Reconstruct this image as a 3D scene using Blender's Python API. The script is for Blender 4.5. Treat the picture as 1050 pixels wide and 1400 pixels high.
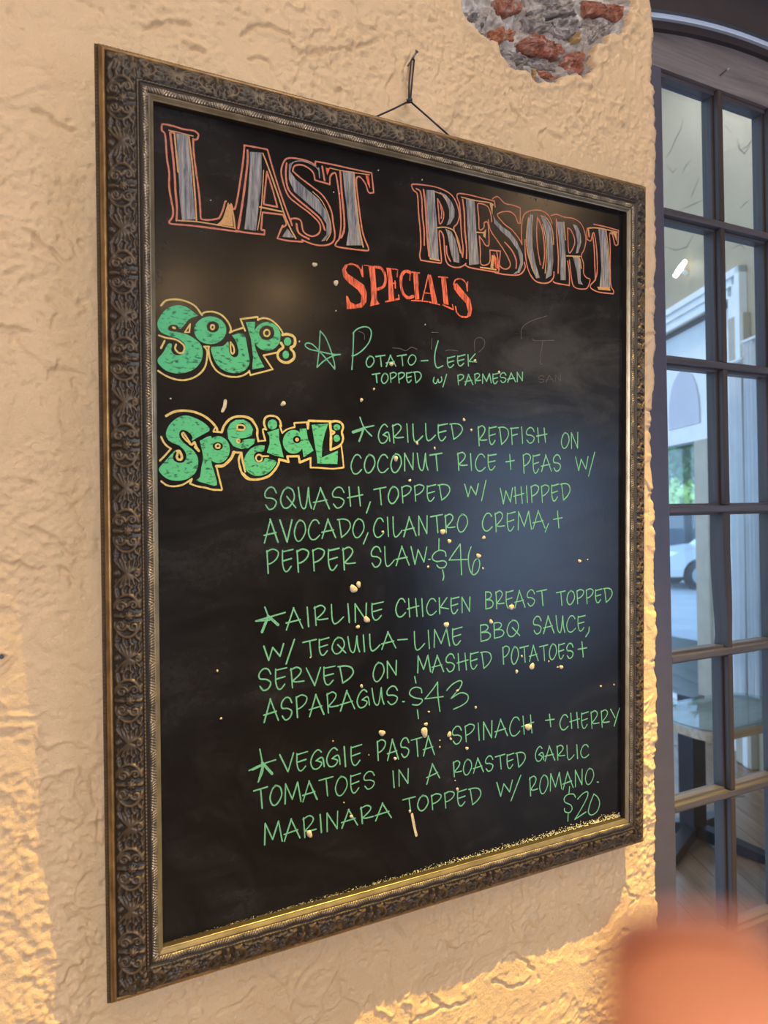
import bpy, bmesh, math, random
import numpy as np
from mathutils import Vector, Matrix
from mathutils.geometry import tessellate_polygon

# ------------------------------------------------------------------ reset
for o in list(bpy.data.objects):
    bpy.data.objects.remove(o, do_unlink=True)
SC = bpy.context.scene
COL = SC.collection
random.seed(7)
RNG = np.random.default_rng(7)

# ------------------------------------------------------------------ camera
F_PX, IW, IH = 1000.0, 1050, 1400
FR_W, FR_H = 0.8533, 1.10            # outer size of the picture frame
LEAN, GAP, ZBOT = 0.0286, 0.020, 1.05  # the frame hangs leaning forward, its foot off the wall
BOARD_H = 0.0170                     # face of the board above the back of the frame


def rod(r):
    r = np.array(r, float)
    t = np.linalg.norm(r)
    k = r / t
    K = np.array([[0, -k[2], k[1]], [k[2], 0, -k[0]], [-k[1], k[0], 0]])
    return np.eye(3) + math.sin(t) * K + (1 - math.cos(t)) * K @ K


BASE = np.array([[1, 0, 0], [0, 0, -1], [0, 1, 0]], float)
ML = BASE @ rod([0.02158, -0.00988, 0.47672])         # rows right, down, forward in the frame's own axes
CL = np.array([-0.52257, -0.89648, 0.0392])           # eye, from the middle of the frame
RX = np.array([[1, 0, 0], [0, math.cos(LEAN), -math.sin(LEAN)], [0, math.sin(LEAN), math.cos(LEAN)]])
CW = RX @ (CL + np.array([0, 0, FR_H / 2])) + np.array([0, -GAP, ZBOT])
MW = ML @ RX.T

cam_d = bpy.data.cameras.new('camera')
cam = bpy.data.objects.new('camera', cam_d)
COL.objects.link(cam)
cam_d.sensor_fit = 'AUTO'
cam_d.sensor_width = 36.0
cam_d.lens = F_PX / IH * 36.0
cam_d.clip_start = 0.005
m = Matrix.Identity(4)
for i in range(3):
    m[i][0], m[i][1], m[i][2], m[i][3] = MW[0][i], -MW[1][i], -MW[2][i], CW[i]
cam.matrix_world = m
cam_d.dof.use_dof = True
cam_d.dof.focus_distance = 1.08
cam_d.dof.aperture_fstop = 6.4
SC.camera = cam


def ray(px, py):
    return np.array([(px - IW / 2) / F_PX, (py - IH / 2) / F_PX, 1.0]) @ MW


def on_y(px, py, y=0.0):
    d = ray(px, py)
    return CW + d * (y - CW[1]) / d[1]


def on_z(px, py, z=0.0):
    d = ray(px, py)
    return CW + d * (z - CW[2]) / d[2]


def at_depth(px, py, f):
    return CW + ray(px, py) * f


def on_board(px, py, h=BOARD_H):
    """photo point -> (x, z) on the board, z from the foot of the frame"""
    d = np.array([(px - IW / 2) / F_PX, (py - IH / 2) / F_PX, 1.0]) @ ML
    p = CL + d * (-h - CL[1]) / d[1]
    return p[0], p[2] + FR_H / 2


# ------------------------------------------------------------------ world, lamps, exposure
W = bpy.data.worlds.new('sky')
SC.world = W
W.use_nodes = True
bg = W.node_tree.nodes['Background']
bg.inputs['Color'].default_value = (0.50, 0.72, 1.0, 1)
bg.inputs['Strength'].default_value = 2.6

SC.view_settings.view_transform = 'Standard'
SC.view_settings.look = 'None'
SC.view_settings.gamma = 1.0
SC.view_settings.use_curve_mapping = False
SC.view_settings.exposure = 0.10

KEY_POS = (1.22, -1.12, 4.80)


def lamp(name, kind, loc, energy, color, target=None, **kw):
    d = bpy.data.lights.new(name, kind)
    d.energy = energy
    d.color = color
    for k, v in kw.items():
        setattr(d, k, v)
    o = bpy.data.objects.new(name, d)
    COL.objects.link(o)
    o.location = loc
    if target is not None:
        o.rotation_euler = (Vector(target) - Vector(loc)).to_track_quat('-Z', 'Y').to_euler()
    return o


# track spotlight grazing the wall from the upper right
lamp('key_spot', 'SPOT', KEY_POS, 2000, (1.0, 0.66, 0.08), (0.24, 0.0, 0.92),
     spot_size=math.radians(29), spot_blend=0.8, shadow_soft_size=0.005)
# daylight of one window opposite the board, then fill added at the other
lamp('window_light', 'AREA', (4.1, -4.93, 1.05), 30, (0.36, 0.56, 1.0), (4.1, 0, 1.05),
     shape='RECTANGLE', size=1.9, size_y=2.1)
lamp('window_light', 'AREA', (-1.6, -4.93, 1.75), 135, (1.0, 0.95, 0.96), (-1.6, 0, 1.75),
     shape='RECTANGLE', size=1.4, size_y=2.3)


# ------------------------------------------------------------------ materials
def new_mat(name):
    mt = bpy.data.materials.new(name)
    mt.use_nodes = True
    nt = mt.node_tree
    return mt, nt, nt.nodes['Principled BSDF']


def N(nt, kind, **kw):
    n = nt.nodes.new(kind)
    for k, v in kw.items():
        if k in n.inputs.keys():
            n.inputs[k].default_value = v
        else:
            setattr(n, k, v)
    return n


def ramp(nt, fac, stops):
    r = nt.nodes.new('ShaderNodeValToRGB')
    el = r.color_ramp.elements
    while len(el) < len(stops):
        el.new(0.5)
    for e, (p, c) in zip(el, stops):
        e.position = p
        e.color = c if len(c) == 4 else (*c, 1)
    nt.links.new(fac, r.inputs['Fac'])
    return r.outputs['Color']


def coords(nt, scale=(1, 1, 1), kind='Object'):
    tc = nt.nodes.new('ShaderNodeTexCoord')
    mp = nt.nodes.new('ShaderNodeMapping')
    mp.inputs['Scale'].default_value = scale
    nt.links.new(tc.outputs[kind], mp.inputs['Vector'])
    return mp.outputs['Vector']


def noise(nt, vec, scale, detail=4, rough=0.55, dist=0.0):
    n = N(nt, 'ShaderNodeTexNoise', Scale=scale, Detail=detail, Roughness=rough, Distortion=dist)
    nt.links.new(vec, n.inputs['Vector'])
    return n.outputs['Fac']


def mixc(nt, fac, a, b, mode='MIX'):
    n = nt.nodes.new('ShaderNodeMix')
    n.data_type = 'RGBA'
    n.blend_type = mode
    for i, v in (('Factor', fac), ('A', a), ('B', b)):
        s = [q for q in n.inputs if q.name == i and (q.type == 'RGBA' or i == 'Factor')][0]
        if hasattr(v, 'links'):
            nt.links.new(v, s)
        elif i == 'Factor':
            s.default_value = v
        else:
            s.default_value = (*v, 1) if len(v) == 3 else v
    return [q for q in n.outputs if q.type == 'RGBA'][0]


def bump(nt, bs, height, strength=0.4, dist=0.002):
    b = N(nt, 'ShaderNodeBump', Strength=strength, Distance=dist)
    nt.links.new(height, b.inputs['Height'])
    nt.links.new(b.outputs['Normal'], bs.inputs['Normal'])


def simple(name, col, rough=0.6, metal=0.0, var=0.12, scale=20, bmp=0.0, spec=0.5):
    mt, nt, bs = new_mat(name)
    v = coords(nt)
    n = noise(nt, v, scale, 5)
    lo = tuple(max(0, c * (1 - var)) for c in col)
    hi = tuple(c * (1 + var) for c in col)
    nt.links.new(ramp(nt, n, [(0.3, lo), (0.7, hi)]), bs.inputs['Base Color'])
    bs.inputs['Roughness'].default_value = rough
    bs.inputs['Metallic'].default_value = metal
    bs.inputs['Specular IOR Level'].default_value = spec
    if bmp:
        bump(nt, bs, n, bmp, 0.003)
    return mt


def emit(name, col, strength):
    mt, nt, bs = new_mat(name)
    bs.inputs['Base Color'].default_value = (*col, 1)
    bs.inputs['Emission Color'].default_value = (*col, 1)
    bs.inputs['Emission Strength'].default_value = strength
    return mt


def mat_stucco(name, col, dirt, fine=1.0):
    mt, nt, bs = new_mat(name)
    v = coords(nt)
    a = noise(nt, v, 2.2, 4, 0.6)
    b = noise(nt, v, 45, 5, 0.6)
    base = ramp(nt, a, [(0.3, tuple(c * 0.93 for c in col)), (0.7, tuple(c * 1.05 for c in col))])
    base = mixc(nt, ramp(nt, b, [(0.62, (0, 0, 0)), (0.78, (0.35, 0.35, 0.35))]), base, dirt)
    nt.links.new(base, bs.inputs['Base Color'])
    bs.inputs['Roughness'].default_value = 0.34
    bs.inputs['Specular IOR Level'].default_value = 0.55
    f = noise(nt, v, 300, 6, 0.7, 0.3)
    bump(nt, bs, f, 0.85 * fine, 0.0020)
    return mt


def mat_rubble(name):
    mt, nt, bs = new_mat(name)
    v = coords(nt)
    a = noise(nt, v, 26, 5, 0.65, 0.6)
    c = ramp(nt, a, [(0.28, (0.13, 0.085, 0.065)), (0.42, (0.30, 0.25, 0.22)), (0.55, (0.42, 0.39, 0.37)),
                     (0.66, (0.55, 0.52, 0.50)), (0.78, (0.34, 0.19, 0.12))])
    nt.links.new(c, bs.inputs['Base Color'])
    bs.inputs['Roughness'].default_value = 0.85
    bump(nt, bs, noise(nt, v, 190, 6, 0.7), 0.7, 0.003)
    return mt


def mat_brick(name, col, col2):
    mt, nt, bs = new_mat(name)
    v = coords(nt)
    a = noise(nt, v, 55, 6, 0.7, 0.5)
    c = ramp(nt, a, [(0.30, tuple(x * 0.45 for x in col)), (0.46, col), (0.58, col2), (0.66, (0.44, 0.40, 0.37))])
    nt.links.new(c, bs.inputs['Base Color'])
    bs.inputs['Roughness'].default_value = 0.8
    bump(nt, bs, noise(nt, v, 170, 7, 0.75), 1.0, 0.004)
    return mt


def mat_wood(name, c1, c2, axis='x', rough=0.5, scale=1.0):
    mt, nt, bs = new_mat(name)
    s = {'x': (3, 60, 60), 'y': (60, 3, 60), 'z': (60, 60, 3)}[axis]
    v = coords(nt, tuple(q * scale for q in s))
    a = noise(nt, v, 1.0, 6, 0.65, 0.8)
    nt.links.new(ramp(nt, a, [(0.3, c1), (0.7, c2)]), bs.inputs['Base Color'])
    bs.inputs['Roughness'].default_value = rough
    bump(nt, bs, a, 0.35, 0.0015)
    return mt


def mat_frame(name, dark, gold, metal=0.35, rough=0.42):
    """antique gilding: brown in the hollows, rubbed gold on the raised relief (attribute 'relief')"""
    mt, nt, bs = new_mat(name)
    at = N(nt, 'ShaderNodeAttribute', attribute_name='relief')
    v = coords(nt)
    n = noise(nt, v, 60, 5, 0.6)
    ad = N(nt, 'ShaderNodeMath', operation='MULTIPLY')
    nt.links.new(at.outputs['Fac'], ad.inputs[0])
    nt.links.new(n, ad.inputs[1])
    c = ramp(nt, ad.outputs[0], [(0.05, dark), (0.55, gold)])
    nt.links.new(c, bs.inputs['Base Color'])
    bs.inputs['Roughness'].default_value = rough
    bs.inputs['Metallic'].default_value = metal
    bump(nt, bs, noise(nt, v, 420, 3), 0.12, 0.001)
    return mt


def mat_board(name):
    mt, nt, bs = new_mat(name)
    v = coords(nt)
    vs = coords(nt, (2.0, 1, 6.0))
    sm = noise(nt, v, 3.4, 6, 0.68, 1.1)           # wiped chalk haze
    wp = noise(nt, vs, 3.0, 5, 0.6, 1.6)
    fn = noise(nt, v, 120, 4, 0.7)
    haze = N(nt, 'ShaderNodeMath', operation='MULTIPLY')
    nt.links.new(ramp(nt, sm, [(0.42, (0, 0, 0)), (0.75, (1, 1, 1))]), haze.inputs[0])
    nt.links.new(ramp(nt, wp, [(0.35, (0.1, 0.1, 0.1)), (0.7, (1, 1, 1))]), haze.inputs[1])
    h2 = N(nt, 'ShaderNodeMath', operation='MULTIPLY')
    nt.links.new(haze.outputs[0], h2.inputs[0])
    nt.links.new(ramp(nt, fn, [(0.3, (0.35, 0.35, 0.35)), (0.7, (1, 1, 1))]), h2.inputs[1])
    # chalk rubbed out beside the word SPECIALS leaves a grey bloom on the board
    tcb = nt.nodes.new('ShaderNodeTexCoord')
    mpb = nt.nodes.new('ShaderNodeMapping')
    mpb.vector_type = 'TEXTURE'
    mpb.inputs['Location'].default_value = (0.20, -BOARD_H, 0.80)
    mpb.inputs['Scale'].default_value = (0.24, 1, 0.12)
    nt.links.new(tcb.outputs['Object'], mpb.inputs['Vector'])
    gr = N(nt, 'ShaderNodeTexGradient', gradient_type='SPHERICAL')
    nt.links.new(mpb.outputs['Vector'], gr.inputs['Vector'])
    gm = N(nt, 'ShaderNodeMath', operation='MULTIPLY')
    nt.links.new(gr.outputs['Fac'], gm.inputs[0])
    nt.links.new(ramp(nt, wp, [(0.3, (0.25, 0.25, 0.25)), (0.6, (1, 1, 1))]), gm.inputs[1])
    ga = N(nt, 'ShaderNodeMath', operation='ADD', use_clamp=True)
    nt.links.new(h2.outputs[0], ga.inputs[0])
    nt.links.new(gm.outputs[0], ga.inputs[1])
    h2 = ga
    c = mixc(nt, h2.outputs[0], (0.0045, 0.0043, 0.0048), (0.034, 0.034, 0.040))
    nt.links.new(c, bs.inputs['Base Color'])
    r = ramp(nt, sm, [(0.3, (0.16, 0.16, 0.16)), (0.75, (0.28, 0.28, 0.28))])
    nt.links.new(r, bs.inputs['Roughness'])
    bs.inputs['Specular IOR Level'].default_value = 0.38
    bump(nt, bs, fn, 0.05, 0.001)
    return mt


def mat_chalk(name, col, dark=None, streak=(30, 1, 200), lo=0.36, hi=0.52):
    mt, nt, bs = new_mat(name)
    v = coords(nt, streak)
    a = noise(nt, v, 1.0 if dark is not None else 2.0, 4, 0.6, 0.5)
    d = dark if dark is not None else tuple(c * 0.72 for c in col)
    nt.links.new(ramp(nt, a, [(lo, d), (hi, col)]), bs.inputs['Base Color'])
    bs.inputs['Roughness'].default_value = 0.7
    bs.inputs['Specular IOR Level'].default_value = 0.25
    return mt


def mat_glass(name, tint=(0.93, 0.97, 1.0), refl=0.06, rough=0.01):
    mt, nt, bs = new_mat(name)
    nt.nodes.remove(bs)
    out = nt.nodes['Material Output']
    tr = N(nt, 'ShaderNodeBsdfTransparent')
    tr.inputs['Color'].default_value = (*tint, 1)
    gl = N(nt, 'ShaderNodeBsdfGlossy', Roughness=rough)
    fr = N(nt, 'ShaderNodeFresnel')
    ge = nt.nodes.new('ShaderNodeNewGeometry')
    mr = N(nt, 'ShaderNodeMapRange')           # both faces of the pane reflect alike
    mr.inputs['To Min'].default_value = 1.45
    mr.inputs['To Max'].default_value = 1 / 1.45
    nt.links.new(ge.outputs['Backfacing'], mr.inputs['Value'])
    nt.links.new(mr.outputs['Result'], fr.inputs['IOR'])
    v = coords(nt)
    b = N(nt, 'ShaderNodeBump', Strength=0.02, Distance=0.01)
    nt.links.new(noise(nt, v, 5, 2), b.inputs['Height'])
    nt.links.new(b.outputs['Normal'], gl.inputs['Normal'])
    mx = nt.nodes.new('ShaderNodeMixShader')
    nt.links.new(fr.outputs[0], mx.inputs[0])
    nt.links.new(tr.outputs[0], mx.inputs[1])
    nt.links.new(gl.outputs[0], mx.inputs[2])
    nt.links.new(mx.outputs[0], out.inputs['Surface'])
    return mt


def mat_skin(name):
    mt, nt, bs = new_mat(name)
    v = coords(nt)
    n = noise(nt, v, 90, 3)
    nt.links.new(ramp(nt, n, [(0.3, (0.68, 0.24, 0.12)), (0.7, (0.78, 0.30, 0.16))]), bs.inputs['Base Color'])
    bs.inputs['Roughness'].default_value = 0.5
    bs.inputs['Subsurface Weight'].default_value = 0.15
    bs.inputs['Subsurface Radius'].default_value = (0.006, 0.002, 0.001)
    return mt


M = {
    'stucco': mat_stucco('tan_stucco', (0.645, 0.450, 0.262), (0.50, 0.30, 0.13)),
    'stucco_pale': mat_stucco('pale_green_stucco', (0.37, 0.305, 0.205), (0.16, 0.14, 0.10), 0.6),
    'rubble': mat_rubble('rubble_mortar'),
    'brick_a': mat_brick('orange_brick', (0.40, 0.135, 0.065), (0.47, 0.25, 0.17)),
    'brick_b': mat_brick('red_brick', (0.33, 0.11, 0.065), (0.42, 0.22, 0.17)),
    'stone': mat_brick('grey_stone', (0.26, 0.22, 0.20), (0.44, 0.41, 0.40)),
    'tan_lump': mat_brick('tan_plaster_lump', (0.46, 0.29, 0.13), (0.55, 0.38, 0.2)),
    'frame': mat_frame('antique_bronze_frame', (0.022, 0.014, 0.008), (0.092, 0.060, 0.034), 0.15, 0.46),
    'strip': mat_frame('rubbed_gold_strip', (0.10, 0.055, 0.018), (0.30, 0.17, 0.06), 0.5, 0.38),
    'leaf': mat_frame('dark_leaf_moulding', (0.035, 0.026, 0.022), (0.33, 0.26, 0.18), 0.5, 0.30),
    'lip': mat_frame('inner_lip', (0.13, 0.105, 0.07), (0.25, 0.21, 0.14), 0.55, 0.29),
    'rabbet': simple('dark_rabbet', (0.022, 0.015, 0.012), 0.5, 0, 0.2, 40),
    'board': mat_board('black_chalkboard'),
    'salmon': mat_chalk('salmon_chalk', (0.50, 0.170, 0.105), None, (200, 200, 200)),
    'red': mat_chalk('red_chalk', (0.70, 0.125, 0.062), (0.20, 0.040, 0.022), (420, 1, 45), 0.40, 0.54),
    'tan': mat_chalk('tan_chalk', (0.50, 0.27, 0.115), None, (200, 200, 200)),
    'grey': mat_chalk('grey_chalk', (0.30, 0.275, 0.265), (0.070, 0.080, 0.10), (320, 1, 28), 0.36, 0.62),
    'green_fill': mat_chalk('green_chalk_fill', (0.080, 0.400, 0.190), (0.012, 0.075, 0.040), (120, 1, 260), 0.36, 0.46),
    'green': mat_chalk('green_chalk', (0.115, 0.350, 0.250), None, (200, 200, 200)),
    'yellow': mat_chalk('yellow_chalk', (0.56, 0.43, 0.155), None, (200, 200, 200)),
    'ghost': simple('ghost_chalk', (0.055, 0.055, 0.06), 0.8, 0, 0.5, 300),
    'chip': simple('pale_paint_chip', (0.46, 0.385, 0.27), 0.6, 0, 0.25, 300),
    'dust': simple('chalk_dust', (0.52, 0.50, 0.36), 0.9, 0, 0.4, 200),
    'wire': simple('dark_wire', (0.030, 0.030, 0.036), 0.35, 0.6),
    'nail': simple('steel_nail', (0.25, 0.24, 0.25), 0.3, 0.9),
    'door_wood': mat_wood('weathered_dark_wood', (0.036, 0.031, 0.037), (0.088, 0.080, 0.096), 'x', 0.38),
    'door_wood_v': mat_wood('weathered_dark_wood_upright', (0.018, 0.012, 0.011), (0.044, 0.031, 0.029), 'z', 0.55),
    'head_wood': mat_wood('grey_weathered_head_board', (0.085, 0.074, 0.082), (0.20, 0.175, 0.185), 'x', 0.45),
    'stile': simple('purple_grey_paint', (0.070, 0.066, 0.096), 0.30, 0, 0.08, 30),
    'trim_dark': simple('dark_trim', (0.030, 0.023, 0.026), 0.30, 0, 0.15, 12),
    'alu': simple('pale_blue_metal_strip', (0.62, 0.74, 0.95), 0.25, 0.1, 0.05),  # sky highlight on the arch, put into the colour
    'glass': mat_glass('door_glass'),
    'white': simple('white_painted_wood', (0.70, 0.72, 0.72), 0.45, 0, 0.05, 8),
    'lavender': simple('lavender_panel', (0.46, 0.47, 0.54), 0.5, 0, 0.05, 4),
    'beige': simple('beige_column', (0.40, 0.36, 0.29), 0.6, 0, 0.08, 9),
    'post': simple('grey_brown_post', (0.13, 0.105, 0.10), 0.5, 0, 0.1, 9),
    'curtain': simple('white_curtain', (0.72, 0.76, 0.80), 0.75, 0, 0.05, 5),
    'floor': mat_wood('brown_floorboards', (0.10, 0.058, 0.034), (0.23, 0.145, 0.09), 'x', 0.28, 0.35),
    'room_floor': simple('room_floor', (0.22, 0.15, 0.10), 0.35, 0, 0.2, 4),
    'room_wall': simple('room_wall', (0.20, 0.18, 0.165), 0.7, 0, 0.06, 3),
    'ceil': simple('ceiling_paint', (0.72, 0.69, 0.64), 0.8, 0, 0.04, 3),
    'table_wood': mat_wood('table_wood', (0.22, 0.14, 0.085), (0.42, 0.31, 0.21), 'x', 0.4, 0.4),
    'table_base': simple('black_iron_base', (0.014, 0.018, 0.026), 0.30, 0.4),
    'table_glass': mat_glass('table_glass', (0.80, 0.92, 0.97)),
    'leaf_green': simple('tree_leaves', (0.10, 0.26, 0.075), 0.6, 0, 0.5, 3),
    'bush_green': simple('bush_leaves', (0.42, 0.60, 0.16), 0.6, 0, 0.4, 3),
    'bark': simple('bark', (0.09, 0.065, 0.05), 0.9, 0, 0.3, 12, 0.5),
    'road': simple('pale_pavement', (0.42, 0.46, 0.50), 0.85, 0, 0.12, 1.5),
    'kerb': simple('kerb_stone', (0.55, 0.56, 0.56), 0.8, 0, 0.1, 3),
    'car_white': simple('white_car_paint', (0.80, 0.82, 0.84), 0.2, 0, 0.02, 1),
    'car_dark': simple('dark_car_paint', (0.03, 0.045, 0.07), 0.2, 0.2, 0.05, 1),
    'tyre': simple('tyre', (0.02, 0.02, 0.022), 0.8),
    'rim': simple('wheel_rim', (0.45, 0.47, 0.5), 0.3, 0.8),
    'car_glass': simple('car_window', (0.04, 0.055, 0.07), 0.08),
    'lamp_metal': simple('lamp_metal', (0.05, 0.045, 0.04), 0.35, 0.7),
    'bulb': emit('warm_bulb', (1.0, 0.64, 0.32), 85.0),
    'lit_disc': emit('lit_diffuser', (1.0, 0.88, 0.74), 42.0),  # glow of the added fill discs
    'sconce': emit('sconce_glow', (1.0, 0.93, 0.75), 5.0),  # glow standing in for a lamp's reflection
    'skin': mat_skin('skin'),
    'nail_skin': simple('finger_nail', (0.70, 0.36, 0.27), 0.3, 0, 0.05),
}


# ------------------------------------------------------------------ object helpers
def mesh_obj(name, me, mat=None, parent=None, smooth=False):
    o = bpy.data.objects.new(name, me)
    COL.objects.link(o)
    if mat is not None:
        for q in (mat if isinstance(mat, (list, tuple)) else [mat]):
            me.materials.append(M[q])
    if parent is not None:
        o.parent = parent
    if smooth and len(me.polygons):
        me.polygons.foreach_set('use_smooth', [True] * len(me.polygons))
    return o


def from_bm(name, bm, mat=None, parent=None, smooth=False):
    me = bpy.data.meshes.new(name)
    bm.normal_update()
    bm.to_mesh(me)
    bm.free()
    return mesh_obj(name, me, mat, parent, smooth)


def from_lists(name, v, f, mat=None, parent=None, smooth=False):
    me = bpy.data.meshes.new(name)
    me.from_pydata([tuple(p) for p in v], [], [tuple(q) for q in f])
    me.update()
    return mesh_obj(name, me, mat, parent, smooth)


def grid_mesh(name, V, mat, parent=None, attr=None, keep=None, smooth=True, matidx=None):
    """V: (rows, cols, 3) array -> quad grid; attr: {name: (rows, cols)}"""
    r, c = V.shape[:2]
    idx = np.arange(r * c).reshape(r, c)
    q = np.stack([idx[:-1, :-1], idx[:-1, 1:], idx[1:, 1:], idx[1:, :-1]], -1).reshape(-1, 4)
    if keep is not None:
        q = q[keep.reshape(-1)]
    me = bpy.data.meshes.new(name)
    me.vertices.add(r * c)
    me.vertices.foreach_set('co', V.reshape(-1).astype(np.float32))
    me.loops.add(len(q) * 4)
    me.loops.foreach_set('vertex_index', q.reshape(-1).astype(np.int32))
    me.polygons.add(len(q))
    me.polygons.foreach_set('loop_start', np.arange(0, len(q) * 4, 4, dtype=np.int32))
    if matidx is not None:
        me.polygons.foreach_set('material_index', matidx.reshape(-1).astype(np.int32))
    me.update()
    me.validate()
    if attr:
        for k, a in attr.items():
            at = me.attributes.new(k, 'FLOAT', 'POINT')
            at.data.foreach_set('value', a.reshape(-1).astype(np.float32))
    return mesh_obj(name, me, mat, parent, smooth)


def empty(name, loc=(0, 0, 0), rot=(0, 0, 0)):
    o = bpy.data.objects.new(name, None)
    COL.objects.link(o)
    o.location = loc
    o.rotation_euler = rot
    o.empty_display_size = 0.05
    return o


def tag(o, label, cat, group=None):
    o['label'] = label
    o['category'] = cat
    if group:
        o['group'] = group
    return o


def struct(o):
    o['kind'] = 'structure'
    return o


def bm_box(bm, x0, x1, y0, y1, z0, z1, bevel=0.0):
    vs = [bm.verts.new(p) for p in ((x0, y0, z0), (x1, y0, z0), (x1, y1, z0), (x0, y1, z0),
                                    (x0, y0, z1), (x1, y0, z1), (x1, y1, z1), (x0, y1, z1))]
    fs = []
    for f in ((3, 2, 1, 0), (4, 5, 6, 7), (0, 1, 5, 4), (1, 2, 6, 5), (2, 3, 7, 6), (3, 0, 4, 7)):
        fs.append(bm.faces.new([vs[i] for i in f]))
    if bevel:
        es = list({e for f in fs for e in f.edges})
        bmesh.ops.bevel(bm, geom=es, offset=bevel, segments=2, affect='EDGES', profile=0.6)


def box(name, x0, x1, y0, y1, z0, z1, mat, parent=None, bevel=0.0):
    bm = bmesh.new()
    bm_box(bm, x0, x1, y0, y1, z0, z1, bevel)
    return from_bm(name, bm, mat, parent)


def bm_tube(bm, pts, r, seg=10, cap=True):
    pts = [Vector(p) for p in pts]
    rr = r if isinstance(r, (list, tuple)) else [r] * len(pts)
    rings = []
    up = Vector((0.13, 0.21, 0.97))
    for i, p in enumerate(pts):
        t = (pts[min(i + 1, len(pts) - 1)] - pts[max(i - 1, 0)]).normalized()
        a = t.cross(up)
        if a.length < 1e-3:
            a = t.cross(Vector((1, 0, 0)))
        a.normalize()
        b = t.cross(a).normalized()
        rings.append([bm.verts.new(p + (a * math.cos(2 * math.pi * k / seg) + b * math.sin(2 * math.pi * k / seg)) * rr[i])
                      for k in range(seg)])
    for a, b in zip(rings, rings[1:]):
        for k in range(seg):
            bm.faces.new((a[k], a[(k + 1) % seg], b[(k + 1) % seg], b[k]))
    if cap:
        bm.faces.new(rings[0][::-1])
        bm.faces.new(rings[-1])


def bm_lathe(bm, prof, seg=24, cx=0, cy=0):
    """prof: list of (r, z)"""
    rings = []
    for r, z in prof:
        rings.append([bm.verts.new((cx + max(r, 1e-4) * math.cos(2 * math.pi * k / seg),
                                    cy + max(r, 1e-4) * math.sin(2 * math.pi * k / seg), z)) for k in range(seg)])
    for a, b in zip(rings, rings[1:]):
        for k in range(seg):
            bm.faces.new((a[k], a[(k + 1) % seg], b[(k + 1) % seg], b[k]))
    bm.faces.new(rings[0][::-1])
    bm.faces.new(rings[-1])


def bm_prism(bm, poly, d0, d1, place):
    """poly: 2-D outline; place(u, v, d) -> 3-D"""
    a = [bm.verts.new(place(u, v, d0)) for u, v in poly]
    b = [bm.verts.new(place(u, v, d1)) for u, v in poly]
    n = len(poly)
    for i in range(n):
        bm.faces.new((a[i], a[(i + 1) % n], b[(i + 1) % n], b[i]))
    bm.faces.new(a[::-1])
    bm.faces.new(b)
    bmesh.ops.recalc_face_normals(bm, faces=bm.faces[:])


# ------------------------------------------------------------------ numpy noise
_P = RNG.permutation(4096)
_GA = RNG.random(4096) * 2 * math.pi
_G = np.stack([np.cos(_GA), np.sin(_GA)], -1)


def perlin(x, y):
    xi = np.floor(x).astype(int)
    yi = np.floor(y).astype(int)
    xf, yf = x - xi, y - yi
    u = xf * xf * xf * (xf * (xf * 6 - 15) + 10)
    v = yf * yf * yf * (yf * (yf * 6 - 15) + 10)

    def g(ix, iy, fx, fy):
        h = _P[(_P[ix & 4095] + iy) & 4095]
        return _G[h, 0] * fx + _G[h, 1] * fy
    a = g(xi, yi, xf, yf)
    b = g(xi + 1, yi, xf - 1, yf)
    c = g(xi, yi + 1, xf, yf - 1)
    d = g(xi + 1, yi + 1, xf - 1, yf - 1)
    return (a + u * (b - a) + v * ((c + u * (d - c)) - (a + u * (b - a)))) * 1.5


def fbm(x, y, f, oct=4, gain=0.5):
    s, a = 0, 1.0
    for i in range(oct):
        s = s + a * perlin(x * f + 17.3 * i, y * f + 5.1 * i)
        a *= gain
        f *= 2.03
    return s


def smooth01(x, a, b):
    t = np.clip((x - a) / (b - a), 0, 1)
    return t * t * (3 - 2 * t)


def seg_dist(X, Z, pts):
    d = np.full(X.shape, 9.0)
    for (x0, z0), (x1, z1) in zip(pts, pts[1:]):
        dx, dz = x1 - x0, z1 - z0
        t = np.clip(((X - x0) * dx + (Z - z0) * dz) / (dx * dx + dz * dz + 1e-12), 0, 1)
        d = np.minimum(d, np.hypot(X - x0 - t * dx, Z - z0 - t * dz))
    return d


def in_poly(X, Z, poly):
    ins = np.zeros(X.shape, bool)
    n = len(poly)
    for i in range(n):
        x0, z0 = poly[i]
        x1, z1 = poly[(i + 1) % n]
        c = ((z0 > Z) != (z1 > Z)) & (X < (x1 - x0) * (Z - z0) / (z1 - z0 + 1e-12) + x0)
        ins ^= c
    return ins


# ================================================================== THE STUCCO WALL
ROOM_X0, ROOM_X1, ROOM_Y0, ROOM_H = -3.2, 5.6, -5.0, 5.0
WALL_T = 0.25


def wxz(px, py):
    p = on_y(px, py, 0.0)
    return p[0], p[2]


# the broken patch of plaster, traced round its rim
HOLE_PX = [(622, -60), (634, 18), (643, 34), (652, 42), (664, 52), (681, 60), (688, 76), (697, 92), (712, 98),
           (724, 108), (737, 114), (752, 116), (764, 112), (776, 106), (789, 103), (805, 108), (812, 100), (812, 80),
           (816, 62), (838, 52), (856, 42), (862, 28), (868, 10), (874, -30), (860, -90), (740, -110), (660, -100)]
HOLE = [wxz(*p) for p in HOLE_PX]
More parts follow.
